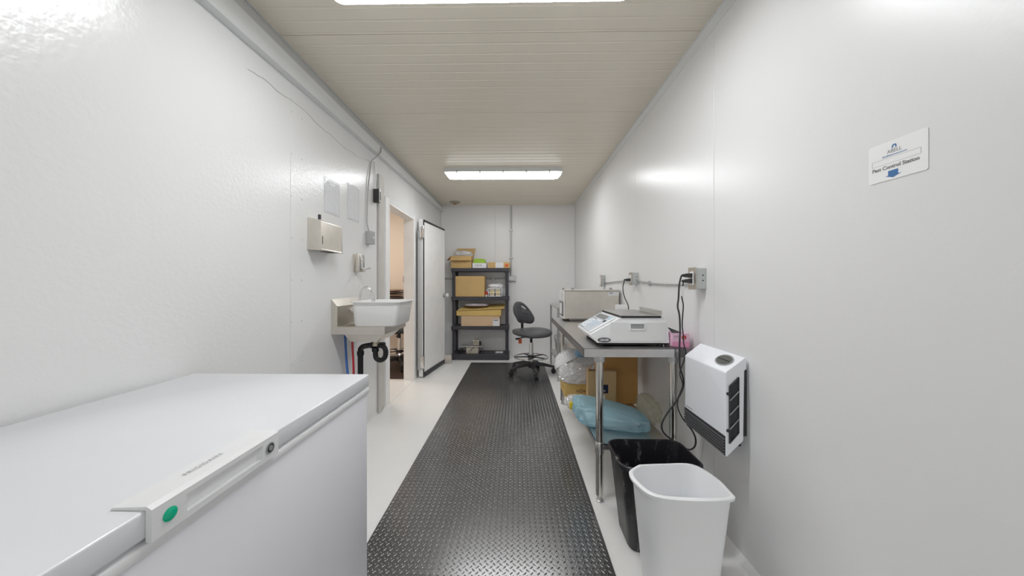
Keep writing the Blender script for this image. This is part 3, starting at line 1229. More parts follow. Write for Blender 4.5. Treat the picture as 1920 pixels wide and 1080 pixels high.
# second tier
T2 = tops[2]
a, c = S(853.5, 557), S(908.3, 517.7)
carton('carton', 'plain brown carton filling the left of the second tier', a.x, c.x, SD + .02, SD + .27, T2, c.z, CARD)
a, c = S(916, 556.6, .03), S(940, 541, .03)
r = thing('wire_basket', 'white wire basket of yellow packets beside the plain carton', 'basket', ((a.x + c.x) / 2, SD + .12, T2))
q = B()
x0, x1, y0, y1, z0, z1 = a.x, c.x, SD + .03, SD + .22, T2 + .002, c.z
for z in (z0 + .004, (z0 + z1) / 2, z1):
    k = (z - z0) / (z1 - z0) * .012
    q.tube([(x0 - k, y0 - k, z), (x1 + k, y0 - k, z), (x1 + k, y1 + k, z), (x0 - k, y1 + k, z), (x0 - k, y0 - k, z)], .0045, 6, 1)
obj('rings', q, PLW, r, smooth=False)
q = B()
for k in range(8):
    xk = x0 + (x1 - x0) * k / 7
    q.cyl((xk, y0, z0 + .003), (xk, y0 - .012, z1), .0022, n=6)
    q.cyl((xk, y1, z0 + .003), (xk, y1 + .012, z1), .0022, n=6)
for k in range(7):
    yk = y0 + (y1 - y0) * k / 6
    q.cyl((x0, yk, z0 + .003), (x0 - .012, yk, z1), .0022, n=6)
    q.cyl((x1, yk, z0 + .003), (x1 + .012, yk, z1), .0022, n=6)
obj('wires', q, PLW, r, smooth=False)
for k, lab in enumerate(('yellow packet in the left half of the wire basket', 'yellow packet in the right half of the wire basket')):
    xm = x0 + (x1 - x0) * (.27 + .46 * k)
    q = B()
    q.box(xm - .035, xm + .035, y0 + .015, y1 - .02, z0 + .006, z1 - .012, .006)
    o = tag(obj('packet', q, mat('packet_cream', (.75, .72, .62), .5)), lab, 'packet', 'yellow packets in the wire basket')
    q = B()
    q.box(xm - .027, xm + .027, y0 + .0135, y0 + .016, z0 + .03, z1 - .025)
    obj('print', q, mat('packet_yellow', (.72, .55, .20), .5), o, smooth=False)
q = B()
q.blob(((x0 + x1) / 2 + .01, (y0 + y1) / 2, z1 + .034), ((x1 - x0) * .48, .07, .034), 51, .75, .22, 2.6, 3, floor=z1 - .004)
tag(obj('paper_wad', q, PAPER, smooth=False), 'white paper wad lying on top of the wire basket', 'paper')
a, c = S(908.8, 556.6), S(914, 547)
q = B()
q.loft([rrect(a.x + .002, c.x - .002, SD + .06, SD + .10, T2, .01), rrect(a.x + .002, c.x - .002, SD + .06, SD + .10, T2 + .03, .01)])
r = tag(obj('small_jar', q, PLG), 'tiny jar with a red lid between carton and wire basket', 'jar')
q = B()
q.loft([rrect(a.x, c.x, SD + .057, SD + .103, T2 + .03, .012), rrect(a.x, c.x, SD + .057, SD + .103, c.z, .012)])
obj('lid', q, INK_R, r)

# third tier
T1 = tops[1]
a, c = S(864.5, 613), S(937, 592)
r = carton('carton', 'peach-coloured carton with a white corner label on the third tier', a.x, c.x, SD + .012, SD + .24, T1, c.z, CARD_P)
q = B()
q.box(S(924, 0, .012).x, c.x - .001, SD + .0105, SD + .0118, T1 + .004, T1 + .11)
obj('label_patch', q, PAPER, r, smooth=False)
q = B()
q.box(S(925.5, 0, .012).x, S(934, 0, .012).x, SD + .0095, SD + .0104, T1 + .085, T1 + .10)
obj('print', q, INK_G, r, smooth=False)
peach_top = c.z
a, c = S(856, 591.5), S(939.5, 578)
r = thing('flat_carton', 'long flat yellow carton lying on the peach carton', 'box', ((a.x + c.x) / 2, SD + .12, peach_top))
q = B()
zA = peach_top + .001
q.loft([[Vector((a.x, SD + .005, zA + .0)), Vector((c.x, SD + .005, zA + .0)), Vector((c.x, SD + .25, zA)), Vector((a.x, SD + .25, zA))],
        [Vector((a.x, SD + .005, zA + .075)), Vector((c.x, SD + .005, zA + .095)), Vector((c.x, SD + .25, zA + .095)), Vector((a.x, SD + .25, zA + .075))]])
obj('body', q, CARD_Y, r, smooth=False)
q = B()
e0 = S(945.5, 570)
q.sheet([(a.x + .02, SD - .006, zA + .078), (e0.x, SD - .006, zA + .105), (e0.x, SD + .25, zA + .155), (a.x + .11, SD + .25, zA + .135)], .012)
obj('lid_flap', q, CARD_Y, r, smooth=False)
q = B()
q.blob((S(893, 0).x, SD + .07, zA + .160), (.15, .08, .018), 5, .8, .2, 3)
tag(obj('plastic_wrap', q, mat('mauve_plastic', (.55, .50, .53), .3)), 'greyish plastic wrap lying on the flat yellow carton', 'plastic')

# bottom tier: sealing machine, cable heap, paper
T0 = tops[0]
a, c = S(873, 663), S(896, 650)
r = thing('bag_sealer', 'small cream tabletop bag sealer on the bottom tier', 'machine', ((a.x + c.x) / 2, SD + .12, T0))
q = B()
q.box(a.x, c.x, SD + .05, SD + .2, T0, T0 + .105, .006)
obj('base', q, CREAMY, r)
q = B()
p0, p1 = S(862, 648), S(906, 648)
q.box(p0.x, p1.x, SD + .03, SD + .22, T0 + .106, T0 + .118, .003, 1)
obj('work_plate', q, STEEL, r, smooth=False)
p0, p1 = S(886, 640), S(897, 640)
q = B()
q.box(p0.x, p1.x, SD + .08, SD + .18, T0 + .12, T0 + .205, .008)
obj('head', q, CREAMY, r)
q = B()
q.lathe([(.03, 0), (.03, .02), (.02, .03)], ((p0.x + p1.x) / 2 + .045, SD + .12, T0 + .15), 16, (1, 0, 0))
obj('knob', q, PLK, r)
q = B()
q.torus(((p0.x + p1.x) / 2, SD + .065, T0 + .165), .03, .006, 18, 6)
q.bm.transform(Matrix.Translation(((p0.x + p1.x) / 2, SD + .065, T0 + .165)) @ Matrix.Rotation(math.pi / 2, 4, 'X') @ Matrix.Translation((-(p0.x + p1.x) / 2, -SD - .065, -T0 - .165)))
obj('wheel', q, BRASS, r)
q = B()
q.tube([(a.x + .05, SD + .048, T0 + .04), (a.x + .08, SD + .044, T0 + .06), (a.x + .10, SD + .044, T0 + .085), (a.x + .13, SD + .04, T0 + .10)], .004, 6)
obj('lever', q, PLK2, r)
pts = []
random.seed(8)
for k in range(26):
    an = k * 1.1
    pts.append((S(862, 0).x + .045 * math.cos(an) * random.uniform(.6, 1.2), SD + .10 + .05 * math.sin(an) * random.uniform(.6, 1.2), T0 + .006 + .0022 * k))
q = B()
q.tube(pts, .005, 6, 4)
tag(obj('coiled_cord', q, CORD), 'heap of black cord on the bottom tier left of the bag sealer', 'cord')
q = B()
p0, p1 = S(929, 0, .1), S(943, 0, .1)
q.box(p0.x, p1.x, SD + .1, SD + .19, T0, T0 + .010, .002, 1)
tag(obj('paper_pad', q, PAPER, smooth=False), 'small white pad lying on the bottom tier at the right', 'paper')

# speckled block between door and shelving
c = P(839.5, 674, 4.66)
q = B()
q.box(c.x - .052, c.x + .050, c.y - .02, c.y + .07, 0, .115, .012)
tag(obj('door_stop_block', q, SPECK), 'speckled beige block on the floor between the open door and the shelves', 'block')

# conduit and outlet on the back wall
c0 = P(958.3, 386, 5.19)
zb_ = HC - (522 - VPY) * 5.19 / F
r = thing('conduit', 'grey conduit run down the back wall and along behind the shelves', 'conduit', (c0.x, YB, zb_))
q = B()
q.cyl((c0.x, YB - .016, zb_ + .04), (c0.x, YB - .016, ZC), .013, n=12)
obj('riser', q, GALV, r)
q = B()
q.cyl((P(828, 522, 5.19).x, YB - .016, zb_), (c0.x - .03, YB - .016, zb_), .012, n=12)
obj('branch', q, GALV, r)
for z in (zb_ + .33, 1.15 + .86):
    q = B()
    q.box(c0.x - .03, c0.x + .03, YB - .033, YB, z - .01, z + .01, .003, 1)
    obj('clamp', q, GALV, r, smooth=False)
q = B()
xk = P(924, 0, 5.19).x
q.box(xk - .01, xk + .01, YB - .033, YB, zb_ - .03, zb_ + .03, .003, 1)
obj('clamp', q, GALV, r, smooth=False)
a, c = P(952, 517, 5.19), P(967.5, 527, 5.19)
r = thing('wall_outlet', 'grey outlet box on the back wall right of the shelves', 'outlet', ((a.x + c.x) / 2, YB, c.z))
q = B()
q.box(a.x, c.x, YB - .05, YB, c.z, a.z, .004, 1)
obj('box', q, GALV, r, smooth=False)
q = B()
q.box(a.x + .015, c.x - .045, YB - .056, YB - .05, c.z + .018, a.z - .015, .002, 1)
obj('socket', q, PLW, r, smooth=False)

# ================================================================== WORK CHAIR
def make_chair(angles, tagged=True):
    r = thing('work_chair', 'x', 'chair')
    q = B()
    q.lathe([(.034, .075), (.040, .085), (.040, .125), (.032, .145), (.030, .150)], (0, 0, 0), 18)
    obj('hub', q, PLK2, r)
    for an in angles:
        u = Vector((math.cos(an), math.sin(an), 0))
        w = Vector((-u.y, u.x, 0))
        q = B()
        loops = []
        for s, z, hw, hh in ((.02, .118, .026, .024), (.09, .122, .025, .022), (.17, .112, .022, .018), (.25, .094, .019, .014), (.295, .082, .017, .012)):
            c_ = u * s + Vector((0, 0, z))
            loops.append([c_ + w * a_ + Vector((0, 0, b_)) for a_, b_ in ((-hw, -hh), (hw, -hh), (hw, hh * .3), (hw * .6, hh), (-hw * .6, hh), (-hw, hh * .3))])
        q.loft(loops)
        arm = obj('base_arm', q, PLK2, r, angle=50)
        cc = u * .285
        q = B()
        q.cyl(cc + Vector((0, 0, .05)), cc + Vector((0, 0, .078)), .009, n=10)
        for s in (-1, 1):
            q.lathe([(.006, .004), (.026, .006), (.028, .010), (.028, .020), (.022, .024)], cc + Vector((0, 0, .028)), 16, w * s)
        obj('caster', q, PLK, arm)
        q = B()
        q.box(-.024, .020, -.006, .006, .030, .062, .004, 1, M=Matrix.Translation(cc) @ Matrix.Rotation(an, 4, 'Z'))
        obj('caster_hood', q, PLK2, arm)
    q = B()
    q.lathe([(.027, .150), (.027, .390), (.024, .398)], (0, 0, 0), 20)
    obj('column', q, CHROME, r)
    q = B()
    q.lathe([(.017, .395), (.017, .475)], (0, 0, 0), 16)
    obj('piston', q, PLK, r)
    q = B()
    q.torus((0, 0, .212), .212, .0095, 48, 8)
    ring = obj('foot_ring', q, CHROME, r)
    q = B()
    q.lathe([(.031, .192), (.045, .198), (.045, .225), (.031, .232)], (0, 0, 0), 18)
    obj('ring_collar', q, PLK2, ring)
    for k in range(5):
        an = 2 * math.pi * k / 5 + .5
        u = Vector((math.cos(an), math.sin(an), 0))
        q = B()
        q.obox(u * .124 + Vector((0, 0, .212)), u, (-u.y, u.x, 0), (0, 0, 1), .084, .011, .006, .003)
        obj('ring_spoke', q, PLK2, ring)
    # seat pad
    q = B()

    def sec(rx, ry, z, dish=0.0):
        out = []
        for j in range(40):
            a_ = 2 * math.pi * j / 40
            ca, sa = math.cos(a_), math.sin(a_)
            x = math.copysign(abs(ca) ** .75, ca) * rx
            y_ = math.copysign(abs(sa) ** .75, sa) * ry
            out.append(Vector((x + .02, y_, z + dish * (x / .23) ** 2 * (-1 if x > 0 else .3) + .012 * (y_ / .23) ** 2 * (1 if dish else 0))))
        return out
    q.loft([sec(.12, .12, .482), sec(.195, .20, .484, .006), sec(.222, .228, .497, .012), sec(.232, .238, .520, .016), sec(.226, .232, .542, .018),
            sec(.205, .21, .553, .018), sec(.12, .13, .546, .010), sec(.03, .03, .542)])
    obj('seat', q, PLK2 if False else mat('seat_polyurethane', (.085, .087, .094), .42), r)
    q = B()
    q.box(-.09, .09, -.07, .07, .462, .483, .004, 1)
    mech = obj('tilt_plate', q, PLK, r, smooth=False)
    q = B()
    q.tube([(-.02, -.05, .462), (-.05, -.12, .455), (-.06, -.16, .445)], .006, 8)
    q.cyl((-.06, -.15, .447), (-.065, -.19, .443), .012, n=10)
    obj('lever', q, PLK, mech)
    q = B()
    q.lathe([(.006, .0), (.006, -.02), (.022, -.022), (.024, -.034), (.012, -.036)], (-.15, -.03, .470), 14)
    obj('knob', q, PLK, mech)
    if tagged:
        q = B()
        q.obox((-.062, -.128, .412), (.5, .866, 0), (.866, -.5, 0), (0, 0, 1), .021, .001, .030)
        obj('tag', q, ORANGE, mech, smooth=False)
    # back post
    q = B()
    q.tube([(-.05, 0, .468), (-.15, 0, .470), (-.205, 0, .485), (-.222, 0, .55), (-.225, 0, .62), (-.235, 0, .70)], .018, 10, 5)
    obj('back_post', q, PLK, r)
    # backrest: outline in the plane y-z, gently dished, with a grip slot
    zp = [(205, 100), (228, 101), (250, 106), (272, 119), (292, 137), (312, 160), (330, 185), (350, 215), (366, 245), (380, 272), (389, 298), (389, 322), (380, 342),
          (362, 355), (340, 359), (318, 356), (295, 350), (272, 346), (250, 347), (228, 343), (207, 332), (192, 312), (183, 290), (171, 266), (158, 242), (151, 215),
          (150, 188), (153, 162), (162, 138), (174, 119), (188, 106)]
    kk = .00117
    outl = [((x - 262) * kk / .866, (235 - z) * kk) for x, z in zp]
    N = len(outl)
    c0_, c1_ = Vector(((252 - 262) * kk / .866, (235 - 152) * kk)), Vector(((296 - 262) * kk / .866, (235 - 186) * kk))
    ax = (c1_ - c0_).normalized()
    slot = []
    cm = (c0_ + c1_) / 2
    hl = (c1_ - c0_).length / 2
    for (u_, v_) in outl:
        dv = Vector((u_, v_)) - cm
        s_ = max(-hl, min(hl, dv.dot(ax)))
        base = cm + ax * s_
        dn = (Vector((u_, v_)) - base).normalized()
        slot.append(tuple(base + dn * .0105))

    def surf(u_, v_, off):
        return Vector((-.205 - .10 * v_ + off + .35 * u_ * u_ - .25 * v_ * v_, u_, .75 + v_))
    q = B()
    cen = Vector((sum(p[0] for p in outl) / N, sum(p[1] for p in outl) / N))

    def ringp(t, off):
        return [surf(slot[i][0] + (outl[i][0] - slot[i][0]) * t, slot[i][1] + (outl[i][1] - slot[i][1]) * t, off) for i in range(N)]
    loops = [ringp(0, .012), ringp(.25, .018), ringp(.5, .021), ringp(.75, .020), ringp(.93, .014), ringp(1.0, 0), ringp(.95, -.015), ringp(.6, -.02), ringp(.25, -.018), ringp(0, -.012)]
    L_ = [q.loop(l) for l in loops]
    for i in range(len(L_)):
        q.bridge(L_[i], L_[(i + 1) % len(L_)])
    bk = obj('backrest', q, MATS['seat_polyurethane'], r)
    q = B()
    random.seed(2)
    for i in range(7):
        for j in range(5):
            u_ = -.085 + j * .034 + (i % 2) * .012
            v_ = -.075 + i * .026 - j * .008
            if abs(u_) > .11 or v_ > .095:
                continue
            if Vector((u_ - cm.x, v_ - cm.y)).length < .05 or u_ + v_ * .9 > .06:
                continue
            p_ = surf(u_, v_, .0205)
            q.obox(p_, (1, 0, 0), Vector((0, .8, -.6)), Vector((0, .6, .8)), .0025, .0095, .0028)
    obj('grip_dimples', q, PLK, bk, smooth=False)
    return r


chair_c = P(996, 700, 4.12)
rot = math.radians(-60)
angs = [math.radians(a_) - rot for a_ in (1.5, 70, 139, 207, 280)]
chair = make_chair(angs)
chair['label'] = 'black work chair with chrome foot ring standing at the end of the mat'
ch2 = copy_tree(chair)
for o in list(ch2.children):
    if o.name.startswith('tilt_plate'):
        for g in list(o.children):
            if g.name.startswith('tag'):
                bpy.data.objects.remove(g)
chair.location = (chair_c.x, chair_c.y, MZ + .0005)
chair.rotation_euler = (0, 0, rot)
ch2['label'] = 'work chair with chrome foot ring seen through the door opening'
ch2.location = (P(749, 660, 4.45).x, P(749, 660, 4.45).y, MZ + .0005)
ch2.rotation_euler = (0, 0, rot + 1.6)

# folded dark bundles stacked behind the door opening
z = .93
c = P(742, 550, 5.0)
q = B()
q.box(c.x - .35, c.x + .10, c.y - .12, c.y + .22, .88, .92, .004, 1)
r = thing('side_bench', 'bench carrying dark folded sacks behind the door opening', 'bench', (c.x - .12, c.y + .05, 0))
obj('top', q, PLMID, r, smooth=False)
for sx in (-.33, .08):
    for sy in (-.09, .19):
        q = B()
        q.cyl((c.x + sx, c.y + sy, 0.0), (c.x + sx, c.y + sy, .88), .014, n=10)
        obj('leg', q, PLMID, r)
bz = .921
for k in range(4):
    q = B()
    q.blob((c.x - .10, c.y + .03, bz + .017), (.20, .14, .0165), 20 + k, .55, .05, 2.5, 3, floor=bz)
    m_ = mat('sack_brown', (.10, .065, .055), .6) if k % 2 == 0 else mat('sack_tan', (.34, .24, .19), .6)
    tag(obj('folded_sack', q, m_), ('dark folded sack at the bottom of the stack behind the door opening', 'tan folded sack, second from the bottom behind the door opening',
                                    'dark folded sack, second from the top behind the door opening', 'tan folded sack on top of the stack behind the door opening')[k],
        'sack', 'folded sacks behind the door opening')
    bz += .0365
a = P(755, 524, 5.25)
q = B()
q.box(a.x - .02, a.x + .03, SY1 - .008, SY1, a.z - .05, a.z + .05, .002, 1)
tag(obj('switch_plate', q, PLMID, smooth=False), 'grey switch plate on the beige wall of the next room', 'switch')

# ================================================================== STEEL WORK TABLE
TX0, TX1, TY0, TY1, TZ = 0.345, 0.912, 1.668, 3.20, 0.815
r = thing('steel_work_table', 'stainless work table with round legs along the right wall', 'table', ((TX0 + TX1) / 2, (TY0 + TY1) / 2, 0))
q = B()
q.box(TX0, TX1, TY0, TY1, TZ - .0015, TZ, 0)
q.box(TX0, TX0 + .002, TY0, TY1, TZ - .043, TZ)
q.box(TX1 - .002, TX1, TY0, TY1, TZ - .043, TZ)
q.box(TX0, TX1, TY0, TY0 + .002, TZ - .043, TZ)
q.box(TX0, TX1, TY1 - .002, TY1, TZ - .043, TZ)
obj('tabletop', q, STEEL_T, r, smooth=False)
q = B()
q.box(TX0 + .10, TX1 - .10, TY0 + .06, TY1 - .06, TZ - .03, TZ - .003)
obj('hat_channel', q, GALV, r, smooth=False)
USZ = 0.31
q = B()
q.box(TX0 + .075, TX1 - .10, TY0 + .03, TY1 - .10, USZ - .003, USZ)
q.box(TX0 + .075, TX0 + .077, TY0 + .03, TY1 - .10, USZ - .03, USZ)
q.box(TX0 + .075, TX1 - .10, TY0 + .03, TY0 + .032, USZ - .03, USZ)
obj('undershelf', q, STEEL, r, smooth=False)
for x in (TX0 + .093, TX1 - .085):
    for yk in (TY0 + .048, TY1 - .10):
        q = B()
        q.cyl((x, yk, .035), (x, yk, TZ - .04), .0195, n=20)
        lg = obj('leg', q, LEGM, r)
        q = B()
        q.lathe([(.023, USZ - .055), (.024, USZ - .05), (.024, USZ + .002), (.0215, USZ + .006)], (x, yk, 0), 20)
        obj('collar', q, STEEL, lg)
        q = B()
        q.lathe([(.018, 0), (.019, .006), (.012, .012), (.013, .036)], (x, yk, 0), 16)
        obj('foot', q, GALV, lg)
        q = B()
        q.lathe([(.030, TZ - .075), (.030, TZ - .043)], (x, yk, 0), 16)
        obj('socket', q, GALV, lg)

# second stand behind it
BX0, BX1, BY0, BY1, BZ = .475, .915, 3.80, 4.64, .87
r = thing('equipment_stand', 'narrow steel stand with square legs behind the work table', 'stand', ((BX0 + BX1) / 2, (BY0 + BY1) / 2, 0))
q = B()
q.box(BX0, BX1, BY0, BY1, BZ - .022, BZ, .002, 1)
obj('top', q, STEEL, r, smooth=False)
for x in (BX0 + .014, BX1 - .014):
    for yk in (BY0 + .014, BY1 - .014):
        q = B()
        q.box(x - .013, x + .013, yk - .013, yk + .013, 0, BZ - .022)
        obj('leg', q, GALV, r, smooth=False)
q = B()
q.box(BX0 + .004, BX1 - .004, BY0 + .004, BY1 - .004, .20, .215)
obj('lower_shelf', q, GALV, r, smooth=False)
q = B()
q.lathe([(.10, .216), (.155, .235), (.185, .33), (.195, .46), (.188, .46), (.178, .335), (.15, .245), (.05, .236)], (BX0 + .20, BY0 + .32, 0), 28)
r = tag(obj('steel_bucket', q, STEEL_W), 'round steel pail with a white liner on the stand behind the work table', 'pail')
q = B()
q.lathe([(.186, .40), (.199, .44), (.203, .475), (.196, .49), (.19, .475), (.17, .42)], (BX0 + .20, BY0 + .32, 0), 28, cap0=False, cap1=False)
obj('liner', q, FILMM, r)

# ------------------------------------------------ stainless machine on the table
OX0, OX1, OY0, OY1, OZ0, OZ1 = .432, .918, 2.905, 3.185, TZ + .018, 1.084
r = thing('countertop_oven', 'stainless box-shaped countertop machine at the far end of the work table', 'appliance', ((OX0 + OX1) / 2, (OY0 + OY1) / 2, TZ))
q = B()
q.box(OX0, OX1, OY0, OY1, OZ0, OZ1, .004, 1)
obj('body', q, STEEL_W, r, smooth=False)
q = B()
q.box(OX0 - .006, OX1 + .002, OY0 - .003, OY1 + .003, OZ1, OZ1 + .012, .003, 1)
obj('top_cover', q, mat('cream_cover', (.60, .58, .53), .4), r, smooth=False)
q = B()
q.box(OX0 - .012, OX0, OY0 + .004, OY1 - .004, OZ0, OZ1, .002, 1)
fp = obj('front_panel', q, PLG, r, smooth=False)
q = B()
q.box(OX0 - .016, OX0 - .012, OY0 + .015, OY1 - .015, OZ0 + .02, OZ0 + .155, .002, 1)
win = obj('window', q, GLASSK, r, smooth=False)
q = B()
q.box(OX0 - .0175, OX0 - .0161, OY0 + .085, OY1 - .06, OZ0 + .035, OZ0 + .135)
obj('roll', q, PLW, win, smooth=False)
text('lettering', '7', .05, INK, fp, (OX0 - .012, OY0 + .08, OZ1 - .06), (0, -1, 0), (0, 0, 1), off=.002)
text('lettering', '3', .045, INK_R, fp, (OX0 - .012, OY0 + .08, OZ1 - .105), (0, -1, 0), (0, 0, 1), off=.001)
for x in (OX0 + .03, OX1 - .05):
    for yk in (OY0 + .03, OY1 - .03):
        q = B()
        q.cyl((x, yk, TZ), (x, yk, OZ0 + .001), .014, n=10)
        obj('foot', q, PLK, r)
q = B()
q.box(P(1140, 0, 2.9).x, P(1159, 0, 2.9).x, OY0 - .001, OY0, P(0, 554.5, 2.9).z, P(0, 547.5, 2.9).z)
st = obj('sticker', q, PAPER, r, smooth=False)
q = B()
q.box(P(1142, 0, 2.9).x, P(1149, 0, 2.9).x, OY0 - .0016, OY0 - .001, P(0, 550.2, 2.9).z, P(0, 548.8, 2.9).z)
obj('print', q, INK_G, st, smooth=False)
for px in (1056, 1073, 1144):
    q = B()
    c = P(px, 541, 3.0)
    q.lathe([(.012, 0), (.012, .014), (.008, .018)], (c.x, OY0 + .09, OZ1 + .012), 12)
    obj('stud', q, PLMID, r)

# ------------------------------------------------ price scale
KY0, KY1 = 1.732, 2.095
r = thing('price_scale', 'white price computing scale with keypad and steel platter on the work table', 'scale', (.6, 1.9, TZ))
prof = [(.430, .833), (.815, .833), (.803, .950), (.792, .968), (.560, .968), (.545, .965), (.398, .882), (.393, .872), (.400, .862), (.414, .855)]
q = B()
q.prism([(x, KY0, z) for x, z in prof], (0, KY1 - KY0, 0), .003)
obj('body', q, PLW, r, smooth=False)
q = B()
q.box(.50, .795, KY0 - .0022, KY0 + .001, .845, .945, .001, 1)
sp = obj('side_panel', q, PLG, r, smooth=False)
q = B()
p0, p1 = P(1181, 616, KY0), P(1206, 607, KY0)
q.box(p0.x, p1.x, KY0 - .0035, KY0 - .002, p0.z, p1.z, .0006, 1)
gr = obj('grip_recess', q, PLMID, r, smooth=False)
q = B()
q.box(p0.x - .004, p1.x + .004, KY0 - .006, KY0 - .002, p1.z, p1.z + .006, .001, 1)
q.box(p0.x - .004, p1.x + .004, KY0 - .006, KY0 - .002, p0.z - .006, p0.z, .001, 1)
q.box(p0.x - .006, p0.x, KY0 - .006, KY0 - .002, p0.z - .006, p1.z + .006, .001, 1)
q.box(p1.x, p1.x + .006, KY0 - .006, KY0 - .002, p0.z - .006, p1.z + .006, .001, 1)
obj('grip_frame', q, PLW, gr, smooth=False)
# emblem
ec = P(1132, 636.8, KY0)
def ell(rx, rz, yk):
    return [Vector((ec.x + rx * math.cos(2 * math.pi * i / 28), yk, ec.z + rz * math.sin(2 * math.pi * i / 28))) for i in range(28)]
q = B()
q.prism(ell(.034, .0125, KY0 - .0042), (0, .003, 0))
em = obj('emblem', q, INK, r, smooth=False)
q = B()
q.prism(ell(.026, .0092, KY0 - .0048), (0, .0005, 0))
o = obj('emblem_ring', q, PAPER, em, smooth=False)
q = B()
q.prism(ell(.0235, .0080, KY0 - .0052), (0, .0003, 0))
obj('emblem_field', q, INK, em, smooth=False)
q = B()
w_ = [(-.019, -.003), (.019, -.003), (.021, .002), (.014, .0045), (.009, .0018), (.004, .0040), (-.002, .0018), (-.008, .0045), (-.012, .002), (-.019, .003)]
q.prism([(ec.x + x, KY0 - .0058, ec.z + z) for x, z in w_], (0, .0004, 0))
obj('emblem_mark', q, PAPER, em, smooth=False)
# keypad plate on the slope
ka, kb = Vector((.545, 0, .965)), Vector((.398, 0, .882))
sl = (kb - ka).normalized()
kn_ = Vector((-sl.z, 0, sl.x)) * -1
if kn_.z < 0:
    kn_ = -kn_
SL = (kb - ka).length


def kbox(s0, s1, t0, t1, h0, h1, bev=.0005):
    """s along y from far (0) to near (1), t down the slope"""
    qq = B()
    yA, yB = KY1 - s0 * (KY1 - KY0), KY1 - s1 * (KY1 - KY0)
    c_ = ka + sl * SL * (t0 + t1) / 2 + kn_ * (h0 + h1) / 2
    c_.y = (yA + yB) / 2
    qq.obox(c_, sl, (0, 1, 0), kn_, SL * (t1 - t0) / 2, abs(yA - yB) / 2, (h1 - h0) / 2, bev)
    return qq


kp = obj('keypad_panel', kbox(.02, .90, .04, .98, .001, .004), mat('keypad_white', (.56, .60, .66), .35), r, smooth=False)
obj('display', kbox(.10, .66, .08, .30, .0042, .0052), LCD, kp, smooth=False)
obj('key', kbox(.70, .84, .07, .20, .0042, .0055), mat('key_cyan', (.45, .66, .74), .4), kp, smooth=False)
obj('key', kbox(.72, .80, .30, .40, .0042, .0065), INK, kp, smooth=False)
obj('key_header', kbox(.06, .36, .36, .41, .0042, .0048), PLMID, kp, smooth=False)
obj('key_header', kbox(.06, .36, .93, .96, .0042, .0048), PLMID, kp, smooth=False)
for i in range(7):
    for j in range(3):
        t0, s0 = .43 + i * .070, .06 + j * .102
        obj('key', kbox(s0, s0 + .09, t0, t0 + .058, .0042, .0054), KEYS if (i + j) % 3 else KEYB, kp, smooth=False)
for i in range(5):
    for j in range(2):
        t0, s0 = .37 + i * .080, .42 + j * .11
        obj('key', kbox(s0, s0 + .095, t0, t0 + .066, .0042, .0054), KEYB if i else KEYS, kp, smooth=False)
obj('label_strip', kbox(.86, .93, .06, .98, .002, .006, .001), PLW, r, smooth=False)
q = B()
q.box(.552, .772, KY0 - .006, KY1 + .02, .9785, .982, .001, 1)
pl = obj('platter', q, STEEL_T, r, smooth=False)
q = B()
q.box(.556, .768, KY0 - .003, KY1 + .015, .968, .9785)
obj('platter_gasket', q, PLK, pl, smooth=False)
q = B()
q.box(.770, .773, KY0 + .0, KY1 - .06, .983, 1.006)
q.box(.755, .773, KY0, KY1 - .06, 1.004, 1.006)
obj('platter_stop', q, STEEL, pl, smooth=False)
q = B()
q.box(.650, .715, KY1 + .03, KY1 + .05, .90, 1.012, .002, 1)
obj('rear_display', q, PLG, r, smooth=False)
for x in (.46, .78):
    for yk in (KY0 + .04, KY1 - .04):
        q = B()
        q.cyl((x, yk, TZ), (x, yk, .834), .016, n=12)
        obj('foot', q, PLK, r)
q = B()
q.box(.45, .79, KY0 + .02, KY1 - .02, TZ + .006, .834)  # black block standing in for the dark shadow beneath the scale
obj('underside_shadow', q, PLK, r, smooth=False)

# pink glove box
a, c = P(1254.5, 652, 1.71), P(1299, 632, 1.71)
r = thing('glove_box', 'pink glove box with a red letter disc beside the scale', 'box', ((a.x + c.x) / 2, a.y + .05, TZ))
x0, x1 = a.x + .012, min(c.x, TX1 - .004)
y0 = TY0 + .032
y0 = 1.712
q = B()
q.box(x0, x1, y0, y0 + .10, TZ, TZ + .074, .0015, 1)
obj('body', q, PINK_L, r, smooth=False)
q = B()
q.box(x0 - .0004, x1 + .0004, y0 - .0006, y0 + .001, TZ + .002, TZ + .030)
obj('print', q, PINK, r, smooth=False)
q = B()
q.lathe([(.0125, 0), (.0125, .0008)], (x1 - .028, y0, TZ + .052), 20, (0, -1, 0))
dsc = obj('letter_disc', q, INK_R, r, smooth=False)
text('lettering', 'L', .018, PAPER, dsc, (x1 - .028, y0 - .001, TZ + .046), (1, 0, 0), (0, 0, 1), off=.0006)
q = B()
q.sheet([(x0, y0 + .004, TZ + .075), (x0 + .055, y0 + .004, TZ + .075), (x0 + .006, y0 + .05, TZ + .096), (x0 - .004, y0 + .05, TZ + .100)], .0012)
obj('flap', q, PLK, r, smooth=False)
q = B()
for k, (u0, w) in enumerate(((.008, .006), (.016, .008), (.026, .006), (.034, .010))):
    q.box(x0 + u0, x0 + u0 + w, y0 - .0012, y0 - .0002, TZ + .056, TZ + .061)
obj('lettering', q, mat('print_mauve', (.42, .33, .46), .5), r, smooth=False)

# ------------------------------------------------ things on the undershelf
# big brown carton standing upright
a, c = P(1128, 759, 2.24), P(1198, 759, 2.24)
r = carton('tall_carton', 'large brown carton standing on the undershelf against the wall', a.x, min(c.x, .845), 2.265, 2.46, USZ, TZ - .06, CARD_B)
q = B()
q.box(a.x - .0005, a.x + .25, 2.2635, 2.265, TZ - .10, TZ - .097)
obj('crease', q, CARD_D, r, smooth=False)
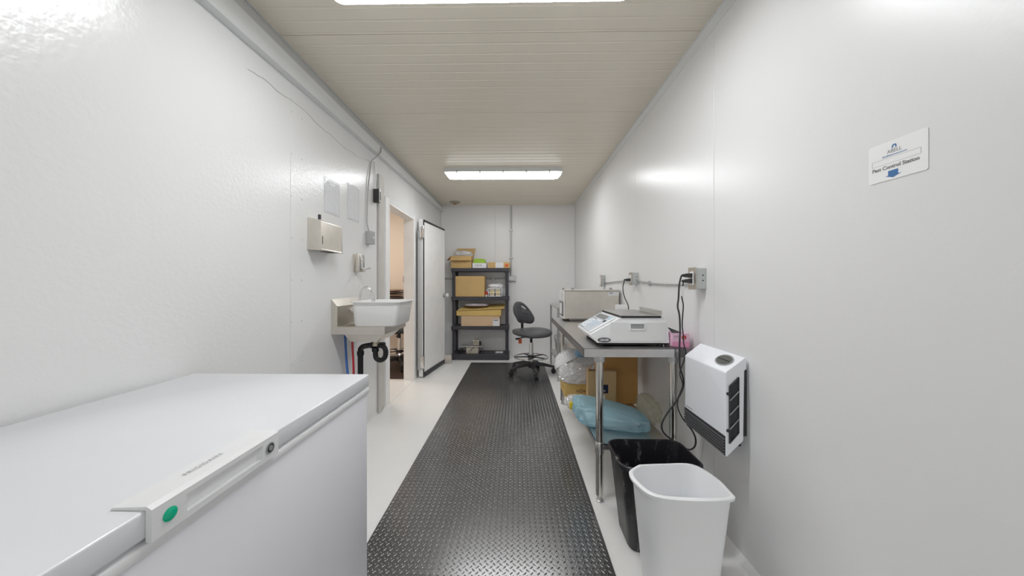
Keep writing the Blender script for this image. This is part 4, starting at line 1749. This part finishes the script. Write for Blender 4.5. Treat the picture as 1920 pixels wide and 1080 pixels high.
# smaller carton with navy label
a, c = P(1102, 754, 2.2), P(1155.5, 695.5, 2.2)
x0, x1, y0 = a.x, c.x, 2.205
r = carton('carton', 'tan carton with a navy label in front of the large brown carton', x0, x1, y0, y0 + .05, USZ, c.z, CARD_T)
p0, p1 = P(1129, 737, 2.2), P(1140, 721, 2.2)
q = B()
q.box(p0.x, p1.x, y0 - .001, y0, p0.z, p1.z)
lb = obj('label_patch', q, INK_N, r, smooth=False)
q = B()
q.torus((0, 0, 0), .006, .0014, 14, 5)
q.bm.transform(Matrix.Translation(((p0.x + p1.x) / 2 - .006, y0 - .0012, p0.z + .016)) @ Matrix.Rotation(math.pi / 2, 4, 'X'))
obj('print', q, PAPER, lb)
p0, p1 = P(1129.5, 749.5, 2.2), P(1134, 740, 2.2)
q = B()
q.box(p0.x, p1.x, y0 - .001, y0, p0.z, p1.z)
obj('label_patch', q, PAPER, r, smooth=False)
q = B()
q.sheet([(x0, y0 + .004, c.z), (x0, y0 + .046, c.z), (x0 + .05, y0 + .05, c.z + .045), (x0 + .035, y0 + .03, c.z + .04)], .003)
obj('flap', q, CARD_T, r, smooth=False)
# yellow carton with red stripe
a, c = P(1060, 746, 2.36), P(1112, 723, 2.36)
r = carton('printed_carton', 'low yellow carton with a red stripe and dark oval print at the undershelf edge', a.x, c.x, 2.40, 2.62, USZ, c.z, CARD_Y)
q = B()
q.prism([(a.x + .03, 2.3988, USZ + .005), (c.x - .002, 2.3988, USZ + .005), (c.x - .002, 2.3988, USZ + .022), (a.x + .12, 2.3988, USZ + .014)], (0, .001, 0))
obj('stripe', q, INK_R, r, smooth=False)
q = B()
ex, ez = P(1091, 736, 2.36).x, P(1091, 736, 2.36).z
q.prism([(ex + .036 * math.cos(i * .3142), 2.3986, ez + .015 * math.sin(i * .3142)) for i in range(20)], (0, .001, 0))
ov = obj('oval_print', q, CARD_D, r, smooth=False)
for s in (-1, 1):
    q = B()
    q.torus((0, 0, 0), .010, .002, 14, 5)
    q.bm.transform(Matrix.Translation((ex + s * .013, 2.398, ez)) @ Matrix.Rotation(math.pi / 2, 4, 'X'))
    obj('ring_print', q, CARD_Y, ov)
ytop = c.z
q = B()
q.blob((.452, 2.50, ytop + .052), (.100, .11, .056), 11, .8, .24, 3.4, 5, floor=ytop + .001)
tag(obj('plastic_bag', q, FILMM), 'crumpled clear plastic bag lying on the low yellow carton', 'bag', 'loose plastic bags under the table')
q = B()
q.blob((.60, 2.80, USZ + .09), (.13, .12, .09), 12, .8, .16, 2.8, 4, floor=USZ + .001)
tag(obj('plastic_bag', q, FILMC), 'large clear plastic bag at the far end of the undershelf', 'bag', 'loose plastic bags under the table')
# white perforated basket, tipped
c = P(1058, 682, 3.0)
q = B()
prof_ = [(.005, 0.0), (.055, .008), (.098, .03), (.130, .07), (.145, .12), (.139, .12), (.124, .073), (.093, .035), (.05, .014), (.005, .006)]
q.lathe(prof_, (0, 0, 0), 32)
Mb = Matrix.Translation((.43, 3.02, USZ + .215)) @ Matrix.Rotation(math.radians(152), 4, 'Y') @ Matrix.Rotation(math.radians(20), 4, 'X')
q.bm.transform(Mb)
r = tag(obj('colander', q, PLW), 'white perforated plastic colander tipped over the far end of the undershelf', 'colander')
q = B()
for i in range(5):
    for j in range(26):
        an = j * 2 * math.pi / 26
        rr_, zz_ = ((.062, .0105), (.078, .0185), (.094, .0285), (.109, .0445), (.121, .0605))[i]
        u = Vector((math.cos(an), math.sin(an), 0))
        p_ = Mb @ (u * (rr_ + .001) + Vector((0, 0, zz_ - .0005)))
        n_ = (Mb.to_3x3() @ (u * .6 + Vector((0, 0, -.8)))).normalized()
        q.lathe([(.0045, 0), (.0045, .0012)], p_, 6, n_)
obj('holes', q, PLMID, r)['kind'] = 'stuff'
q = B()
q.blob((.60, 2.90, USZ + .215), (.075, .05, .025), 14, .7, .12, 2.5, 3)
tag(obj('blue_wrap', q, mat('blue_print', (.25, .45, .66), .4)), 'blue and white wrapper above the large clear bag', 'wrapper')

# blue bag in front
q = B()
q.blob((.555, 1.955, USZ + .052), (.185, .12, .050), 31, .50, .085, 3.1, 5, floor=USZ + .001)
for v_ in q.bm.verts:
    t_ = (v_.co.x - .36) / .38
    v_.co.z += (.62 - t_) * .06 * max(0, (v_.co.z - USZ) / .10)
    v_.co.y += (t_ - .5) * -.10
r = tag(obj('blue_bag', q, FILMB), 'pale blue plastic bag of white liners on the undershelf', 'bag')
q = B()
q.blob((.575, 1.953, USZ + .043), (.150, .085, .034), 33, .5, .05, 2.0, 4, floor=USZ + .006)
obj('filling', q, mat('liner_white', (.86, .90, .92), .5), r)
q = B()
q.blob((.822, 2.03, USZ + .06), (.045, .12, .068), 41, .8, .15, 2.4, 4, floor=USZ + .001)
tag(obj('plastic_bag', q, film('yellowish_film', (.80, .78, .66), .42)), 'yellowish clear plastic bag between the blue bag and the right wall', 'bag', 'loose plastic bags under the table')
q = B()
q.blob((.395, 2.20, USZ + .035), (.050, .05, .04), 43, .8, .18, 2.6, 4, floor=USZ + .001)
r = tag(obj('plastic_bag', q, FILMC), 'small clear bag with yellow print behind the left end of the blue bag', 'bag', 'loose plastic bags under the table')
q = B()
q.blob((.365, 2.155, USZ + .03), (.014, .010, .025), 44, .7, .1, 3, 3)
obj('print', q, YELLOW, r)

# ================================================================== OUTLETS AND CORDS ON THE RIGHT WALL
def rbox(px_wall, py0, py1, depth, wdt, label, plugs):
    a_ = PX(px_wall, py0, XR)
    c_ = PX(px_wall, py1, XR)
    yy0 = a_.y
    rr_ = thing('wall_outlet', label, 'outlet', (XR, yy0 + wdt / 2, c_.z), 'outlet boxes along the right wall')
    qq = B()
    qq.box(XR - depth, XR, yy0, yy0 + wdt, c_.z, a_.z, .003, 1)
    bx = obj('box', qq, GALV if False else mat('box_grey', (.56, .58, .57), .45, .2), rr_, smooth=False)
    for zz in (.4, .65):
        qq = B()
        zq = c_.z + (a_.z - c_.z) * zz
        qq.lathe([(.0035, 0), (.0035, .001)], (XR - depth * .35, yy0, zq), 8, (0, -1, 0))
        obj('knockout', qq, INK, bx)
    qq = B()
    qq.box(XR - depth - .003, XR - depth, yy0 - .003, yy0 + wdt + .003, c_.z - .003, a_.z + .003, .001, 1)
    obj('cover_plate', qq, STEEL_W, rr_, smooth=False)
    qq = B()
    qq.box(XR - depth - .007, XR - depth - .003, yy0 + wdt / 2 - .017, yy0 + wdt / 2 + .017, c_.z + .018, a_.z - .018, .002, 1)
    obj('socket', qq, PLW, rr_, smooth=False)
    return XR - depth - .007, yy0 + wdt / 2, c_.z, a_.z


o1 = rbox(1324.5, 502, 542, .05, .068, 'grey double outlet box with two black plugs, nearest the camera', 2)
o2 = rbox(1197, 511, 534, .045, .068, 'grey outlet box with one black plug, middle of the right wall', 1)
o3 = rbox(1135, 516, 537, .04, .068, 'small grey outlet box above the countertop machine', 0)
q = B()
q.tube([(XR - .012, o1[1] + .03, 1.155), (XR - .010, o1[1] + .2, 1.147), (XR - .010, o1[1] + .5, 1.150), (XR - .012, o2[1] - .03, 1.172)], .0055, 8)
r = tag(obj('wall_cable', q, GALV), 'grey armoured cable between the two nearer outlet boxes on the right wall', 'cable', 'armoured cable runs on the right wall')
q = B()
q.box(XR - .018, XR, 2.26, 2.272, 1.135, 1.168, .003, 1)
obj('cable_clip', q, GALV, r, smooth=False)
q = B()
q.tube([(XR - .012, o2[1] + .03, 1.168), (XR - .010, o2[1] + .3, 1.173), (XR - .010, o2[1] + .7, 1.163), (XR - .012, o3[1] - .03, 1.160)], .0055, 8)
tag(obj('wall_cable', q, GALV), 'grey armoured cable between the two farther outlet boxes on the right wall', 'cable', 'armoured cable runs on the right wall')


def plug(parent, x, y_, z, up=0.0):
    qq = B()
    qq.loft([[Vector((x, y_ + a_, z + c_)) for a_, c_ in ((-.013, -.011), (.013, -.011), (.013, .011), (-.013, .011))],
             [Vector((x - .022, y_ + a_, z + c_)) for a_, c_ in ((-.012, -.010), (.012, -.010), (.012, .010), (-.012, .010))],
             [Vector((x - .045, y_ + a_, z + c_)) for a_, c_ in ((-.006, -.005), (.006, -.005), (.006, .005), (-.006, .005))]])
    obj('plug', qq, CORD, parent, smooth=False)


def cordthing(name, label, pts, rad, plugs=()):
    rr_ = thing(name, label, 'cord', pts[-1])
    qq = B()
    qq.tube(pts, rad, 8, 6)
    obj('cord', qq, CORD, rr_)
    for p_ in plugs:
        plug(rr_, *p_)
    return rr_


def PD(px, py, d_):
    return P(px, py, d_)


zu, zl = o1[3] - .037, o1[2] + .040
cordthing('electric_flex', 'thick black cord from the upper socket down behind the heater',
          [Vector((o1[0] - .044, o1[1], zu))] + [PD(px_, py_, d_) for px_, py_, d_ in
           ((1277, 519, 1.625), (1273.5, 535, 1.625), (1272, 560, 1.625), (1270.5, 575, 1.625), (1274, 592, 1.625), (1275, 620, 1.63), (1274, 650, 1.635), (1274, 672, 1.635), (1275, 690, 1.635),
            (1281, 710, 1.635), (1280, 728, 1.64), (1268, 752, 1.645), (1249, 778, 1.65), (1240.5, 797, 1.65), (1245, 812, 1.65), (1262, 826, 1.64), (1280, 839, 1.63), (1294, 843, 1.625),
            (1303, 836, 1.62), (1304, 822, 1.62), (1297, 806, 1.62), (1288, 795, 1.625))], .0042,
          [(o1[0], o1[1], zu)])
rr_ = cordthing('electric_flex', 'thin black cord with a paper tag from the lower socket', [Vector((o1[0] - .044, o1[1], zl))] + [PD(px_, py_, 1.63) for px_, py_ in
                ((1281, 531), (1279, 540), (1278, 555), (1281, 572), (1280, 590), (1279, 610), (1281, 628), (1282, 645), (1286, 660), (1281, 680), (1274.5, 700), (1280, 722), (1272, 745), (1271, 765), (1281, 786), (1288, 791))], .0032, [(o1[0], o1[1], zl)])
q = B()
c = PD(1279.5, 546, 1.622)
q.box(c.x - .007, c.x + .007, c.y - .002, c.y + .002, c.z - .025, c.z + .025, .0005, 1)
obj('tag', q, PAPER, rr_, smooth=False)
z2 = (o2[2] + o2[3]) / 2 - .008
cordthing('electric_flex', 'black cord from the middle outlet box down behind the scale', [Vector((o2[0] - .044, o2[1], z2)), PX(1170, 529, .84), PX(1168, 537, .84), PX(1168.5, 548, .83), PX(1172, 560, .82), PX(1178, 574, .80), Vector((.775, 2.27, 0.93)), Vector((.76, 2.30, TZ + .005)), Vector((.72, 2.25, TZ + .005))], .004, [(o2[0], o2[1], z2)])
cordthing('electric_flex', 'thin black cord leaving the scale over the table edge', [Vector((.79, 1.80, TZ + .012)), Vector((.80, 1.74, TZ + .006)), Vector((.815, 1.705, TZ + .004)), Vector((.845, 1.680, TZ + .004)), Vector((.858, 1.66, TZ + .002)), Vector((.862, 1.654, TZ - .03)), Vector((.865, 1.655, TZ - .12)), Vector((.872, 1.66, TZ - .20))], .003)

# ================================================================== WALL HEATER
HY0, HY1, HXF = 1.312, 1.627, .841
r = thing('wall_heater', 'white wall heater with black louvres on the right wall', 'heater', (.89, (HY0 + HY1) / 2, .454))
sec_ = [(.841, .456), (.846, .452), (.9085, .514), (.912, .520), (.912, .800), (.924, .806), (.924, .846), (.918, .853), (.846, .797), (.841, .790)]
q = B()
q.prism([(x, HY0, z) for x, z in sec_], (0, HY1 - HY0, 0), .0025)
obj('housing', q, mat('heater_white', (.91, .93, .98), .3), r, smooth=False)
q = B()
q.box(.900, XR, HY0 + .012, HY1 - .012, .53, .80, .002, 1)
obj('wall_bracket', q, PLK2, r, smooth=False)
q = B()
q.box(.885, .905, HY0 + .004, HY0 + .03, .494, .502)
obj('bracket_foot', q, PLK, r, smooth=False)
q = B()
q.box(HXF - .002, HXF + .006, HY0 + .002, HY1 - .002, .456, .534, .001, 1)
LOUV = mat('louvre_grey', (.15, .145, .155), .35)
lv = obj('louvre_panel', q, PLK, r, smooth=False)
for k in range(6):
    z = .463 + k * .0115
    q = B()
    q.prism([(HXF - .002, HY0 + .003, z), (HXF - .0075, HY0 + .003, z - .001), (HXF - .0075, HY0 + .003, z + .002), (HXF - .002, HY0 + .003, z + .003)], (0, HY1 - HY0 - .006, 0))
    obj('louvre', q, LOUV, lv, smooth=False)
q = B()
q.box(HXF - .003, HXF, HY0 + .002, HY1 - .002, .524, .535)
obj('louvre_frame', q, PLK2, lv, smooth=False)
# near side grille
def hs(px, py):
    return P(px, py, HY0 - .012)
g = [hs(1367, 724), hs(1384, 707), hs(1384, 811), hs(1367, 831)]
q = B()
q.prism([Vector((p.x, HY0 - .0015, p.z)) for p in g], (0, .001, 0))
gp = obj('side_grille', q, GLASSK, r, smooth=False)
for k in range(1, 4):
    t_ = k / 4
    p0_ = g[0].lerp(g[3], t_)
    p1_ = g[1].lerp(g[2], t_)
    q = B()
    q.cyl((p0_.x, HY0 - .004, p0_.z), (p1_.x, HY0 - .004, p1_.z), .0022, n=6)
    obj('grille_bar', q, PLMID, gp)
fr_ = B()
for i in range(4):
    p0_, p1_ = g[i], g[(i + 1) % 4]
    fr_.cyl((p0_.x, HY0 - .002, p0_.z), (p1_.x, HY0 - .002, p1_.z), .0028, n=6)
obj('grille_frame', fr_, PLK2, gp)
for py in (738, 807):
    q = B()
    c = hs(1364, py)
    q.lathe([(.006, 0), (.006, .004), (.004, .006)], (c.x, HY0, c.z), 10, (0, -1, 0))
    obj('screw', q, PLK, r)
# dial window on the sloping top
ta, tb_ = Vector((.846, 0, .797)), Vector((.918, 0, .853))
tv = (tb_ - ta).normalized()
tn = Vector((-tv.z, 0, tv.x))
cen = ta.lerp(tb_, .50)
def oval(ru, rv, h):
    return [cen + tv * (rv * math.sin(2 * math.pi * i / 32)) + Vector((0, HY0 + .072 + ru * math.cos(2 * math.pi * i / 32), 0)) + tn * h for i in range(32)]
q = B()
q.loft([oval(.050, .031, .0), oval(.050, .031, .003), oval(.046, .028, .004), oval(.044, .026, .0022)])
dl = obj('control_dial', q, PLMID, r)
q = B()
q.loft([oval(.044, .026, .0018), oval(.043, .025, .0030)])
obj('dial_glass', q, mat('dial_grey', (.12, .125, .12), .15), dl)
q = B()
c = cen + Vector((0, HY0 + .072, 0)) + tn * .0045
q.obox(c, (0, 1, 0), tv, tn, .035, .0012, .001)
obj('dial_mark', q, PLK, dl, smooth=False)
q = B()
for k in range(6):
    y_ = HY1 - .012 - k * .010
    q.box(HXF - .0012, HXF, y_ - .007, y_, .545, .5485)
obj('lettering', q, PLMID, r, smooth=False)

# ================================================================== WASTE BINS
def bin_shape(q, top, cx, cy_, h, taper, th, lipw, liph, rnd=0):
    def sc(pts, k, z, inset=0.0):
        out = []
        for p_ in pts:
            v_ = Vector((p_[0] - cx, p_[1] - cy_))
            l_ = v_.length
            v_ = v_ * k * (1 + inset / l_)
            out.append(Vector((cx + v_.x, cy_ + v_.y, z)))
        return out
    q.loft([sc(top, taper * .97, 0.0), sc(top, taper, .006), sc(top, 1, h - liph - .002, -lipw), sc(top, 1, h - liph, 0), sc(top, 1, h - .003, 0.001), sc(top, 1, h, -.003),
            sc(top, 1, h, -lipw - .001), sc(top, 1, h - .006, -lipw - th), sc(top, taper, .012, -th)])


top = []
bx0, bx1, by0, by1 = .440, .797, 1.352, 1.612
for p_ in rrect(bx0, bx1, by0, by1, 0, .055, 6):
    top.append((p_.x, p_.y))
q = B()
bin_shape(q, top, (bx0 + bx1) / 2, (by0 + by1) / 2, .38, .74, .003, .010, .02)
tag(obj('waste_bin', q, BINK), 'scuffed black plastic waste bin behind the white bin', 'bin')
# white translucent bin with bowed rim
ctrl = [(.492, 1.312), (.60, 1.322), (.712, 1.318), (.752, 1.235), (.752, 1.150), (.733, 1.108), (.60, 1.098), (.478, 1.118), (.438, 1.185), (.437, 1.262)]
sm = bez([Vector((x, y_, 0)) for x, y_ in ctrl + ctrl[:1]], 5)[:-1]
q = B()
bin_shape(q, [(p_.x, p_.y) for p_ in sm], .595, 1.212, .42, .70, .003, .012, .012)
tag(obj('waste_bin', q, BINW), 'translucent white plastic waste bin at the front below the heater', 'bin')

# ================================================================== PEST CONTROL SIGN
yl, yr = PX(1630, 300, XR).y, PX(1741.5, 300, XR).y
zt, zl = 1.507, 1.410
r = thing('pest_control_sign', 'small white pest control sign with a blue arrow on the right wall', 'sign', (XR, (yl + yr) / 2, zl))
q = B()
pts = rrect(yr, yl, zl, zt, 0, .005, 4)
q.prism([(XR - .0018, p_.x, p_.y) for p_ in pts], (.0016, 0, 0))
obj('plate', q, mat('sign_white', (.93, .93, .93), .3), r, smooth=False)
W_ = yl - yr
H_ = zt - zl
def sg(u, v_):
    return Vector((XR - .0018, yl - u * W_, zl + v_ * H_))
XD, ZD = (0, -1, 0), (0, 0, 1)
text('lettering', 'ABELL', .0125, INK_G, r, sg(.47, .69), XD, ZD, width=.25 * W_)
text('lettering', 'AbellPestControl.com', .0052, INK_B, r, sg(.47, .615), XD, ZD, width=.43 * W_, off=.00008)
text('lettering', 'Pest Control Station', .0125, INK_G, r, sg(.475, .295), XD, ZD, width=.80 * W_, off=.00035)
q = B()
for u0, u1, v0, v1 in ((.07, .90, .575, .58), (.07, .90, .43, .435), (.07, .075, .43, .58), (.895, .90, .43, .58)):
    p0_, p1_ = sg(u0, v0), sg(u1, v1)
    q.box(XR - .0022, XR - .0018, p1_.y, p0_.y, p0_.z, p1_.z)
obj('print_frame', q, mat('ink_light', (.45, .45, .47), .5), r, smooth=False)
q = B()
q.prism([sg(u, v_) for u, v_ in ((.365, .235), (.535, .235), (.535, .115), (.59, .115), (.45, .045), (.31, .115), (.365, .115))], (-.0005, 0, 0))
obj('arrow_print', q, INK_B, r, smooth=False)
q = B()
q.prism([sg(u, v_) for u, v_ in ((.425, .80), (.43, .86), (.445, .885), (.47, .89), (.495, .885), (.505, .86), (.51, .80), (.49, .80), (.485, .85), (.47, .862), (.455, .85), (.445, .80))], (-.0005, 0, 0))
obj('logo_print', q, INK_B, r, smooth=False)
